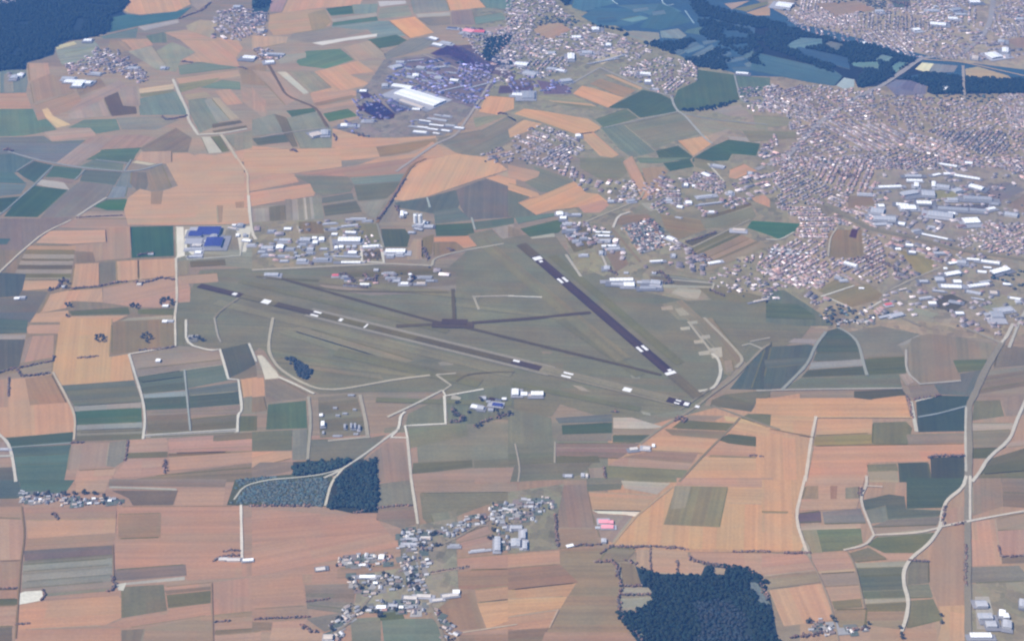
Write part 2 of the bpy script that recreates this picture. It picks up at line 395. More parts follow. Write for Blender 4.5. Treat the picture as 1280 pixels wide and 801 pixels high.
# ------------------------------------------------------------------ the parcels as surveyed: "@ x0 y0 s" sets the sheet's corner and its
# enlargement; then colour and corners, or "s" for four corners cut into strips from the first edge to the third; "r" is a road: colour, metres, course
PARCELS = """
@ 0 0 1
158,147,148 -60,-60 1340,-60 1340,850 -60,850
165,150,150 -60,80 150,85 240,60 420,0 640,0 640,200 -60,200
T133,136,143 590,0 720,0 960,110 1000,210 760,220 590,120
T149,142,147 930,95 1340,110 1340,430 1010,410 940,360 880,330 850,200 960,130
T147,142,151 960,-40 1340,-40 1340,115 1200,95 960,45
64,108,152 680,-40 870,-40 1000,30 1180,75 1340,95 1340,115 1200,110 1090,100 930,95 860,75 700,0
T141,140,144 690,230 960,180 1020,400 880,400 720,350
150,138,138 -60,300 220,300 220,430 -60,480
134,136,136 240,360 250,338 330,334 420,330 560,335 600,300 690,290 720,330 790,362 860,376 960,372 1020,400 1000,425 930,452 890,488 880,507 845,520 770,527 700,505 690,520 640,525 560,520 555,490 460,490 400,492 350,468 326,432 318,440 275,436 218,432 220,362
143,142,140 480,535 560,525 640,528 760,530 880,507 1000,500 1000,640 480,640
180,150,143 -60,560 520,540 540,830 -60,830
170,145,138 520,600 770,600 770,830 520,830
200,160,142 760,545 900,508 1000,492 1000,690 760,690
185,155,143 1000,500 1340,500 1340,830 1000,830
@ 0 0 4
52,90,135 -200,-160 655,-160 640,10 610,60 640,75 700,85 560,110 535,165 420,197 350,205 275,238 270,275 135,315 130,350 -200,355
72,122,145 560,90 640,72 700,80 880,60 960,35 890,95 700,130 540,165 520,130
205,165,150 620,55 645,10 670,-60 920,-60 955,22 880,58 700,74 640,66
160,150,155 930,-60 1080,-60 1060,5 990,52 955,22
170,165,175 690,135 890,98 895,115 720,155
110,135,145 500,185 690,140 680,190 520,195
112,132,136 730,180 830,160 835,215 760,215
190,156,150 605,200 740,195 765,225 650,260
155,140,142 550,200 620,210 660,250 600,265 540,235
146,156,155 275,240 380,205 470,205 500,240 480,290 460,310 310,325 290,285
200,192,172 275,232 370,208 385,222 285,250
158,165,162 320,270 490,235 480,255 330,290
185,156,152 140,318 240,316 250,370 150,410
120,140,150 0,350 130,352 140,410 130,465 0,468
150,148,155 20,370 60,370 70,460 20,465
168,148,146 150,410 250,370 330,400 380,460 200,500 170,520
150,135,138 380,450 500,390 530,430 400,480
176,152,156 400,500 600,400 635,435 410,545 345,560
206,182,166 690,445 870,420 870,445 700,467
136,140,134 700,470 870,450 870,468 705,487
125,145,146 690,495 880,458 945,575 700,577
112,108,122 520,490 590,460 615,530 680,535 685,570 560,582
165,150,155 600,440 690,430 700,530 620,525
172,158,160 420,540 520,500 555,582 345,600 340,570
190,156,148 -200,470 130,465 160,545 -200,545
178,150,146 170,530 380,460 410,500 345,555 300,570 190,605
222,190,160 210,550 240,540 265,580 355,625 285,640 230,590
112,140,136 -200,548 165,545 190,605 230,595 285,650 120,680 -200,690
186,162,160 220,660 460,640 480,680 260,705
116,140,138 340,640 420,600 580,595 600,650 480,670 450,640
146,146,152 580,590 810,580 900,600 780,650 610,650
122,132,142 -200,690 120,685 220,680 260,710 430,700 310,800 -200,800
171,149,152 430,700 490,680 700,675 810,695 720,740 500,745 400,790 310,800
105,130,132 500,760 690,745 670,800 430,800
140,132,138 700,740 880,640 960,690 940,760 720,765
202,165,152 700,765 940,765 1000,790 1170,760 1280,735 1340,735 1340,810 680,810
196,160,151 900,200 1040,180 1190,205 1215,240 1180,290 1198,335 1050,320 910,300 980,265
172,162,156 930,130 1000,100 1090,110 1060,190 950,185
186,158,152 820,165 930,150 1065,193 1110,205 900,200
126,142,140 890,330 1000,310 1195,340 900,376
152,156,152 760,270 860,210 975,260 905,300 880,360 780,350
166,164,160 640,260 760,230 830,330 780,345
190,162,153 880,392 1190,350 1202,382 900,420
142,146,136 890,422 1100,390 1060,420 900,465
122,146,140 1000,440 1110,400 1200,410 1205,450
175,160,150 920,475 1030,460 1060,485 940,500
136,145,142 940,500 1030,490 1110,600 1060,640 1000,665 950,570
186,168,158 1055,490 1090,490 1195,592 1150,602
150,158,155 1020,500 1055,495 1150,602 1085,612
196,160,152 1075,455 1150,445 1215,520 1135,527
160,142,140 1195,345 1330,315 1330,430 1210,420
116,116,116 1060,622 1200,602 1215,615 1062,642
122,120,118 1060,655 1230,628 1238,640 1070,665
197,192,186 1005,685 1050,685 1110,762 1042,768
125,130,120 1055,685 1100,680 1145,757 1112,762
150,146,146 1120,680 1280,648 1330,640 1330,725 1185,755
178,154,152 1200,430 1280,460 1330,500 1330,600 1215,512
r 205,200,196 14 865,398 900,480 940,560 940,600 990,675 1110,670 1235,645
r 198,188,180 14 1105,675 1140,720 1185,795
@ 320 0 4
62,100,135 -20,-60 70,-60 75,25 40,100 -20,110
165,140,155 70,-60 180,-60 125,62 72,60
202,162,151 190,-60 560,-60 520,25 340,40 130,65
190,160,149 70,75 120,65 345,45 380,100 370,130 250,165 90,180 60,140
166,148,141 260,70 345,47 378,108 340,145 282,152
82,120,118 350,45 480,30 490,70 375,80
130,150,150 480,25 610,20 602,70 490,72
166,165,166 380,95 600,65 605,82 385,112
96,130,130 385,114 605,84 610,105 380,132
190,188,195 610,8 750,5 750,20 620,35
146,150,150 620,42 760,27 780,80 608,95
140,145,152 760,-60 940,-60 970,55 790,70
214,166,146 930,-60 1060,-60 1150,38 970,55
172,170,172 800,72 970,62 970,80 810,88
140,138,145 810,92 970,85 975,125 870,130
110,140,145 1060,-60 1280,-60 1280,50 1150,40
120,146,148 1080,90 1230,65 1250,100 1100,125
145,135,148 975,60 1080,50 1098,125 980,125
165,150,160 1140,140 1270,130 1270,150 1150,165
223,167,142 665,105 795,85 890,165 770,192
130,150,155 380,132 610,107 670,107 750,180 600,190 560,150 380,160
150,145,150 180,170 400,137 560,157 420,190 280,215 170,200
216,212,212 280,216 480,186 605,170 605,184 450,205 330,228
85,118,118 560,200 700,175 760,205 740,222 610,245
135,138,150 770,195 870,185 900,230 800,260 650,300 640,270
176,160,156 430,240 570,205 640,265 650,280 500,305 460,260
106,140,132 250,257 420,245 490,300 350,345 220,330 200,310
165,162,160 100,280 250,265 250,290 120,320
195,166,156 -20,180 160,185 150,215 -20,250
207,164,149 350,345 510,305 590,360 470,375 570,420 480,445 300,480 270,460 380,440 290,360
155,152,148 170,360 290,360 376,440 270,465
202,194,188 105,360 150,360 265,465 240,472
178,155,153 -20,350 105,365 240,475 150,530 30,400
196,160,152 270,467 480,450 540,470 290,520
160,140,138 290,516 480,477 500,487 300,530
186,158,152 300,532 520,497 530,517 330,547
90,120,118 150,555 290,540 300,560 180,585
95,130,122 335,570 460,545 510,580 365,610
141,148,150 150,590 310,560 380,640 375,740 230,755
145,150,152 -20,600 90,570 160,660 -20,682
105,120,126 -20,695 160,672 180,710 10,727
125,125,130 90,570 150,588 208,735 185,737 130,650
186,156,152 -20,430 30,520 60,570 -20,545
204,164,150 -20,730 200,752 380,740 385,645 520,660 560,690 700,692 900,680 900,690 600,735 620,785 500,800 -20,830
160,139,132 600,738 895,695 905,710 760,765 620,785
200,160,148 620,788 800,768 880,710 1000,765 1130,800 800,830 500,830
137,137,144 900,702 1130,650 1260,580 1300,600 1300,700 1120,790 1000,765
139,136,143 900,690 1120,650 1160,700 1000,740
T128,129,148 560,420 640,300 860,270 1200,350 1185,420 1080,560 940,680 560,690 370,640 520,590 500,470
82,78,132 530,518 620,510 695,570 690,592 620,602 545,562
86,88,140 515,465 560,465 592,492 540,492
112,112,150 640,505 760,530 775,550 695,572
86,86,138 500,532 535,530 548,560 520,556
96,88,138 870,270 960,225 1030,230 1200,330 1200,372 1110,362 970,300
78,96,132 1100,270 1280,290 1280,335 1200,330
216,166,146 1115,560 1150,480 1290,490 1290,545 1205,575
150,150,145 1085,590 1205,577 1260,577 1100,640
r 170,165,175 14 1180,400 1080,560 1000,680 900,720 800,790 700,860
r 165,160,172 12 840,275 1180,420
r 120,112,112 14 -10,250 60,320 150,480 300,540 360,640
r 170,165,168 9 360,640 180,660 20,690
@ 640 0 4
178,152,150 105,155 140,125 240,115 295,150 200,200 160,190
78,126,158 320,-60 490,-60 510,20 360,60 300,40
74,120,156 345,85 420,40 610,45 690,90 590,130 430,130
82,126,158 520,30 760,20 850,60 690,77
106,150,166 540,100 640,80 690,95 600,112
72,118,150 740,20 800,40 860,80 900,110 740,150 640,140
146,150,158 560,162 600,155 735,165 740,195 690,215 565,180
130,150,164 740,157 830,145 872,180 850,195 745,190
74,114,155 940,90 1280,150 1280,200 1060,150
95,125,155 800,260 920,210 942,225 830,280
100,132,160 900,280 1000,225 1018,240 920,290
96,130,156 1150,280 1230,235 1245,245 1180,300
90,130,150 880,150 950,135 940,175 860,165
165,150,156 1060,20 1190,5 1100,50
186,156,151 1170,65 1290,28 1290,80 1220,80
130,135,135 1110,47 1280,8 1280,25 1170,60
88,118,125 930,350 1110,375 1137,500 1000,540 830,557 800,520 830,450 920,410
100,130,136 1120,380 1290,390 1290,440 1142,482
196,166,151 460,375 500,375 655,440 640,450
216,166,146 305,470 350,430 400,440 560,490 480,540
166,145,140 390,420 440,395 620,452 562,490
84,114,115 480,540 655,450 740,470 800,500 830,560 640,590 580,545
110,130,128 415,600 570,545 630,590 460,640
s 120,480 310,480 480,560 240,525 | 160,156,146:3 196,168,150:1 140,142,138:2
213,168,146 10,570 60,545 150,555 380,595 450,640 400,665 330,675 130,605
205,166,149 330,670 405,660 535,775 500,790 440,780
208,168,150 -20,650 60,600 150,620 100,650 -10,690
126,140,140 440,640 560,625 720,760 600,790 530,740
136,140,142 560,625 840,565 950,670 830,700 720,745
156,151,148 860,570 1280,640 1280,670 1085,648 990,710 950,680
213,168,146 830,705 970,680 1000,720 905,780
170,155,155 980,680 1080,645 1087,655 1000,715
90,118,110 720,755 830,730 905,785 880,806 740,804
80,115,112 905,790 1000,735 1100,770 1080,804 900,810
80,118,115 1000,735 1080,700 1240,720 1220,780 1100,770
176,166,171 1080,682 1250,695 1240,715 1090,700
160,152,158 980,550 1140,525 1180,560 1200,590 1080,580
116,110,150 120,400 280,430 300,470 160,472
118,116,146 -20,400 100,400 110,470 -20,460
190,175,168 410,295 540,238 570,260 450,325
r 165,170,180 12 795,480 810,530 830,560 860,575 960,690 1000,720
r 165,168,172 9 460,640 640,600 830,560
r 165,165,175 12 -10,330 280,430 440,340 640,430 740,470 795,480
r 160,190,205 8 490,-20 505,10 530,25
r 160,190,205 8 745,-10 755,20 775,30 810,25
r 140,175,200 9 865,55 885,85 910,120
r 150,158,165 10 860,570 1000,600 1280,625
r 150,160,168 9 1112,375 1142,500 1180,520 1330,500
@ 640 0 4
T112,113,146 -560,300 -320,275 -140,360 -90,420 -180,545 -330,500 -460,430
T104,104,140 -280,230 -210,225 -120,290 -60,330 20,380 0,410 -150,340
96,92,140 -240,150 -150,140 -130,165 -230,178
100,98,140 -60,430 110,430 100,465 -70,468
98,130,160 950,210 1010,195 1030,208 960,228
84,118,154 1040,210 1120,195 1130,215 1050,235
104,138,166 860,255 950,225 965,238 880,270
92,126,160 1000,280 1090,260 1100,275 1010,298
100,134,166 1060,300 1160,285 1165,300 1070,318
86,122,156 950,310 1040,300 1050,318 960,335
108,140,166 1160,320 1240,300 1250,318 1175,338
84,120,154 1100,340 1200,335 1205,352 1110,362
96,130,162 700,60 760,52 770,70 705,80
104,138,166 600,50 680,40 685,52 610,64
70,112,150 420,95 520,88 525,112 430,122
@ 960 0 4
96,132,162 10,300 90,310 100,330 10,322
78,116,152 110,325 200,335 215,352 120,348
100,134,162 220,345 300,350 320,368 235,366
90,128,158 20,345 110,352 120,372 25,368
74,114,150 130,370 220,372 230,392 140,388
@ 960 0 4
44,84,128 -60,85 95,120 95,150 150,150 270,180 380,215 500,222 740,300 800,330 800,366 640,392 1000,385 1330,400 1330,465 830,475 770,455 580,430 450,440 430,395 330,432 200,412 -80,355
100,140,165 80,232 160,190 270,195 270,230 120,252
116,130,150 275,225 300,205 380,225 340,262
112,146,165 530,300 570,275 640,290 592,315
106,146,160 410,315 560,310 550,355 430,332
106,146,160 610,342 650,310 700,315 640,366
66,108,152 150,235 400,290 410,350 160,280
80,122,152 -70,262 330,352 372,382 330,432 200,412 -90,352
228,222,200 735,348 770,315 830,320 800,366
140,145,165 830,320 950,330 930,362 806,366
181,166,156 985,347 1050,335 1200,380 1220,396 990,387
165,185,195 340,430 380,390 432,400 430,437 380,447
126,130,166 590,430 640,400 800,410 790,472 640,482
160,140,146 230,20 450,8 540,50 340,82
140,140,140 -130,655 150,660 130,690 -90,712
96,116,136 600,-60 730,-60 700,40 630,40
156,141,150 1180,200 1330,178 1330,245 1250,240
150,150,145 -75,578 110,590 100,630 -60,642
s 590,432 640,402 800,412 790,470 | 126,132,170:1 115,120,160:1 130,130,165:1
r 158,158,176 26 -60,850 90,790 250,620 420,500 580,425 770,290 960,280 1070,190 1110,110 1130,-20
r 166,160,172 14 975,330 978,440 985,500
r 185,165,160 12 780,300 960,310 1300,385
r 150,146,165 14 270,640 600,690 800,760
@ 0 180 6.01
124,134,150 -200,-10 610,0 420,145 290,125 90,70 -200,85
172,152,158 610,0 790,0 750,50 570,165 420,145
100,130,130 760,45 1060,30 980,140 720,115
120,138,140 700,120 930,150 920,205 590,175
96,126,142 -200,90 90,75 250,125 120,215 -200,270
85,116,130 130,210 260,130 400,160 260,290 180,250
90,126,140 -200,200 100,215 200,300 -200,285
90,124,130 340,250 410,165 620,190 570,270 440,250
188,184,187 260,300 310,268 480,290 522,345 350,322
145,138,150 380,258 562,265 545,300 475,288
80,115,122 150,395 262,315 510,345 340,500 280,550 30,545
78,110,124 -200,425 150,395 20,512 -200,520
114,135,150 -200,290 200,305 160,375 -200,415
106,126,136 630,195 920,215 860,310 600,280
135,135,148 600,280 860,310 780,410 560,540 300,560 350,500 520,345
141,133,146 -200,560 300,560 560,545 420,620 180,800 -200,790
140,151,165 850,322 960,320 940,400 800,410
128,140,152 920,217 1010,202 990,330 865,318
86,130,120 700,470 800,420 950,415 960,460 1025,465 1020,500 800,497
176,156,156 570,545 650,508 950,508 1020,560 560,562
130,128,140 990,210 1100,215 1122,290 1080,370 1040,360 980,300
152,142,142 1100,210 1215,155 1290,330 1200,345 1120,350
205,192,180 990,142 1030,125 1180,150 1120,162
196,161,154 1060,60 1290,55 1290,152 1180,150 1020,122
176,151,151 420,625 560,562 970,565 985,620 990,800 800,800 790,640
90,122,138 -200,710 80,712 50,755 -200,760
r 160,168,178 10 60,60 290,125 600,180 930,210 1060,200 1220,150
r 145,160,170 8 400,165 260,310 20,520 -60,570
r 150,160,168 8 640,195 560,275
r 150,162,172 8 985,120 930,210
r 150,162,170 8 720,120 970,150
r 150,160,168 8 250,125 120,210
r 190,188,190 12 800,405 700,465 580,545
@ 0 200 4
203,167,153 620,250 640,190 700,145 760,160 760,215 805,220 815,155 890,130 830,20 1000,-30 1180,-14 1240,80 1240,200 1250,320 880,327 640,325
165,146,141 755,160 816,155 806,222 754,222
165,145,140 1085,228 1115,228 1110,312 1090,316
176,146,140 1175,212 1240,207 1240,240 1180,240
206,169,156 180,415 240,355 530,350 535,410 350,420
180,152,148 530,340 650,335 655,490 480,505 460,460 350,455 340,428 540,412
75,118,125 650,335 865,330 870,480 660,490
s 140,428 380,430 350,600 60,600 | 192,156,142:2 140,132,128:2 168,160,160:2 128,122,120:1 170,162,162:2 122,118,116:2 166,158,160:2 130,128,122:2 158,150,148:1
141,131,136 380,465 465,460 475,510 385,512
200,166,151 115,602 290,600 300,640 108,656
201,163,149 375,520 495,515 495,630 355,642
134,132,138 495,512 580,507 580,610 497,628
207,166,149 582,507 690,500 690,597 585,612
205,165,149 692,500 875,492 880,580 695,597
96,112,130 -100,560 130,570 112,650 95,680 -100,695
124,125,137 -100,700 95,685 112,652 240,660 180,765 -100,765
206,166,150 200,765 250,672 340,652 510,640 515,712 360,705 340,722 330,740
192,157,151 515,640 700,600 880,582 930,590 952,640 950,710 860,716 800,740 660,735 517,714
110,122,118 345,757 640,737 650,770 360,777
120,125,122 690,747 870,742 870,775 690,770
202,163,148 180,768 340,752 345,782 640,776 570,810 150,812
115,125,140 -100,765 180,762 150,810 -100,810
170,165,160 640,790 860,775 865,800 600,805
s 876,330 1290,318 1290,545 882,510 | 166,163,162:3 160,160,160:3 150,150,150:2
236,230,224 878,335 918,335 924,480 882,492
238,233,226 925,350 1010,345 1020,470 960,475 920,440
142,140,142 935,395 1000,392 1000,440 940,445
150,148,150 1130,350 1190,350 1200,450 1112,450
222,218,214 1180,340 1260,330 1230,460 1200,460
124,120,117 950,507 1125,497 1130,527 952,537
160,148,142 882,507 945,502 945,570 886,580
186,156,149 880,582 1085,567 1092,610 920,622
r 205,196,190 9 355,302 220,365 100,465 -10,570 -60,620
r 215,206,200 9 880,490 885,700 872,800
r 214,190,175 10 1185,-10 1240,70 1238,110 1242,180
r 218,212,208 12 1242,180 1250,280 1262,370 1280,400
r 196,194,192 8 930,480 940,500 1200,480 1215,400
@ 320 200 4
207,167,151 -60,-50 420,-60 430,35 190,68 -60,70
201,162,151 -60,62 190,70 215,112 -60,165
206,164,152 -60,168 270,120 300,160 290,180 140,205 -60,240
176,146,146 190,70 430,38 850,-20 770,30 740,72 470,85
135,139,143 190,80 460,85 490,130 470,160 330,182 290,160 270,120
134,148,150 470,90 740,70 715,108 490,125
120,128,130 490,127 720,110 690,160 650,195 510,205
122,130,136 330,190 480,165 490,195 330,217
115,124,128 335,230 500,205 530,260 345,280
s 145,198 150,310 340,290 325,182 | 150,145,150:2 172,162,165:2 148,148,150:2 192,184,184:1 150,148,150:1 176,168,170:1 146,150,152:3
130,128,132 65,235 145,225 150,302 70,306
171,161,163 -20,245 62,238 66,306 -20,312
213,171,152 690,200 780,45 860,0 1000,-30 1180,-10 1260,50 1100,100 850,185 740,205
209,166,149 1150,90 1215,75 1300,95 1300,145
190,165,155 1200,75 1270,50 1310,80 1300,100
106,120,134 690,215 850,190 1000,150 1040,180 1000,260 890,270 720,240
124,125,142 1000,150 1150,95 1300,145 1300,285 1060,300 1020,230
116,132,140 890,257 1010,240 1075,300 895,322
95,121,122 895,325 1080,315 1092,365 1050,380 900,380
112,130,132 1088,312 1290,288 1290,325 1100,350
206,156,141 890,387 1060,380 1105,430 1040,442 1000,410 890,410
150,135,132 890,415 1000,410 1040,445 960,465 890,480
140,140,140 1060,372 1180,347 1230,400 1108,430
166,159,163 1180,340 1290,320 1290,385 1232,395
T140,139,143 -20,312 340,298 480,300 560,280 640,440 645,520 -20,552
95,114,113 625,345 745,345 770,380 755,435 640,435
176,155,151 790,395 830,395 830,495 755,500 760,440
140,130,128 832,390 890,372 880,470 832,492
160,156,156 510,210 650,200 600,290 560,280
150,143,150 660,230 700,240 705,310 625,312
139,130,130 215,310 330,310 340,370 225,370
140,140,135 480,320 600,320 625,420 520,435
115,112,112 530,457 625,452 632,495 542,502
137,132,139 320,590 450,555 880,530 1000,560 1000,650 820,665 580,675 320,640
150,146,152 320,620 600,650 820,640 1000,625 1000,655 820,668 580,678 320,642
120,120,118 120,590 320,600 320,612 100,600
s 440,560 880,540 960,580 430,600 | 128,125,128:1 120,120,124:2 140,135,140:1
r 156,130,126 11 605,315 700,160 780,25 850,-5
r 182,176,174 14 -20,552 640,520 760,525 880,530
r 178,172,172 11 370,380 385,490 410,500 640,515
r 215,212,210 10 525,430 530,510 640,515 625,430
r 182,178,176 10 880,530 890,490 1060,450 1240,420
r 175,170,170 8 205,330 220,370
r 165,180,185 9 855,188 870,240
r 170,180,182 9 1078,290 1095,350
r 156,158,162 8 640,440 605,320
r 185,180,180 9 1080,685 1290,680
r 180,176,172 9 1090,690 1115,750
@ 640 200 4
131,139,138 100,30 280,90 320,110 210,160 140,160 60,110 140,70
191,159,151 -20,25 140,60 130,85 60,110 -20,85
207,167,149 -20,115 60,140 130,165 140,180 90,190 -20,150
213,165,145 30,215 140,180 310,108 340,130 370,165 430,170 480,210 440,225 210,250 120,275
196,156,151 330,235 455,200 487,225 440,265 360,265
120,132,135 -20,150 90,185 30,215 120,275 20,292 -20,280
118,140,140 15,290 215,265 225,280 30,320
95,124,122 40,345 230,300 272,330 230,365 90,385
182,178,176 90,387 210,367 215,385 100,395
150,140,142 -20,330 40,350 50,380 -20,387
136,139,139 340,40 340,-10 560,-10 580,60 540,95 460,110
s 555,10 600,-20 700,175 650,200 | 196,156,149:1 205,165,152:1
170,148,142 650,42 760,35 780,60 740,110 750,150 690,182
120,140,135 620,-10 640,15 730,18 900,-10
82,116,112 755,17 890,0 910,35 790,57
136,138,138 910,-10 1040,15 1000,60 915,35
206,161,149 1090,50 1160,20 1225,55 1120,95 1085,90
142,141,143 640,225 740,190 820,260 900,262 1100,200 1200,220 1000,330 850,400 750,330 600,260
166,166,166 640,215 720,215 730,250 690,257
150,138,135 740,270 940,300 970,350 830,400 770,350
112,112,117 860,412 1020,355 1030,370 900,430
125,120,122 940,290 1190,215 1200,227 1010,290
140,141,141 1010,292 1200,235 1220,280 1180,320 1100,340 960,342
80,130,126 1175,340 1200,305 1280,310 1440,320 1410,362 1345,400 1280,375
s 900,440 1090,350 1280,430 980,560 | 128,130,128:2 142,138,138:1 120,124,122:1 158,142,140:3 170,150,146:2 140,132,132:1 160,150,148:3
201,159,149 1190,190 1260,175 1290,200 1290,238 1220,212
T165,142,146 550,335 700,290 765,380 765,430 640,475 590,400
150,132,138 470,470 545,455 585,522 520,562
150,132,135 540,280 680,270 700,300 560,332 520,320
T115,116,122 240,340 370,330 420,410 400,440 310,462
T144,143,142 290,480 430,460 470,550 340,582
182,178,174 795,665 830,640 950,650 930,695 870,690
150,146,142 750,720 850,700 960,800 830,800
136,134,132 870,590 1280,690 1280,720 1000,700
s 690,560 1010,610 1000,640 690,640 | 150,150,155:1 130,130,135:2 170,168,166:1
r 210,204,204 10 505,340 530,280 590,262
r 190,186,186 11 270,475 345,585
r 176,170,165 10 360,315 480,265 640,200 660,160
r 152,140,140 12 500,345 640,510
r 196,190,190 10 440,455 480,550
r 186,182,178 10 800,600 1010,620 1000,650
r 165,162,160 9 900,440 1190,300
r 200,196,194 9 980,20 1060,110
r 216,214,212 9 -20,682 150,688
@ 960 200 4
T142,140,152 540,60 1080,20 1340,90 1340,500 1100,450 900,420 540,345
T144,141,148 640,500 1000,480 1340,510 1340,830 560,800 560,640
112,116,146 830,232 1110,222 1080,272 1000,272
132,132,155 1050,132 1200,112 1290,150 1130,225
147,138,148 1190,232 1290,170 1290,272
150,136,141 400,180 520,180 540,222 400,242
141,136,143 240,220 360,240 290,292
s 300,362 340,345 480,350 480,482 430,490 | 150,136,135:1
150,136,135 300,370 340,350 470,350 480,480 430,490 300,490
96,86,96 405,385 420,345 450,350 440,392
156,146,131 650,450 710,460 830,500 820,570 760,580
151,141,132 300,682 430,632 500,622 572,670 550,700 420,737
148,140,134 245,655 330,600 430,622 310,675
116,130,132 -10,660 80,650 250,760 330,830 150,830 -10,810
100,120,122 -10,715 150,722 230,775 240,800 -10,790
160,160,156 680,780 740,740 850,770 800,802 700,802
106,110,126 820,690 920,670 1000,710 930,760 840,740
156,156,151 1060,730 1200,680 1250,720 1120,762
136,140,155 820,120 920,110 960,150 850,165
150,150,140 740,180 900,130 960,180 830,220
130,132,150 980,170 1140,180 1120,215 1000,210
r 143,142,147 26 240,180 330,250 520,350 740,390 950,450 1290,500
r 150,148,150 22 300,230 60,80 -30,20
r 150,140,150 20 1130,30 1290,70 1330,80
r 216,212,210 8 265,685 430,630
r 206,202,200 8 300,690 420,745
r 212,208,206 9 450,775 580,700
r 176,170,170 10 590,660 740,590 860,540
r 200,196,194 8 -10,398 60,402 130,362
r 186,180,180 8 300,485 310,390 345,340
r 148,146,152 12 700,580 560,680 600,760 760,830
"""
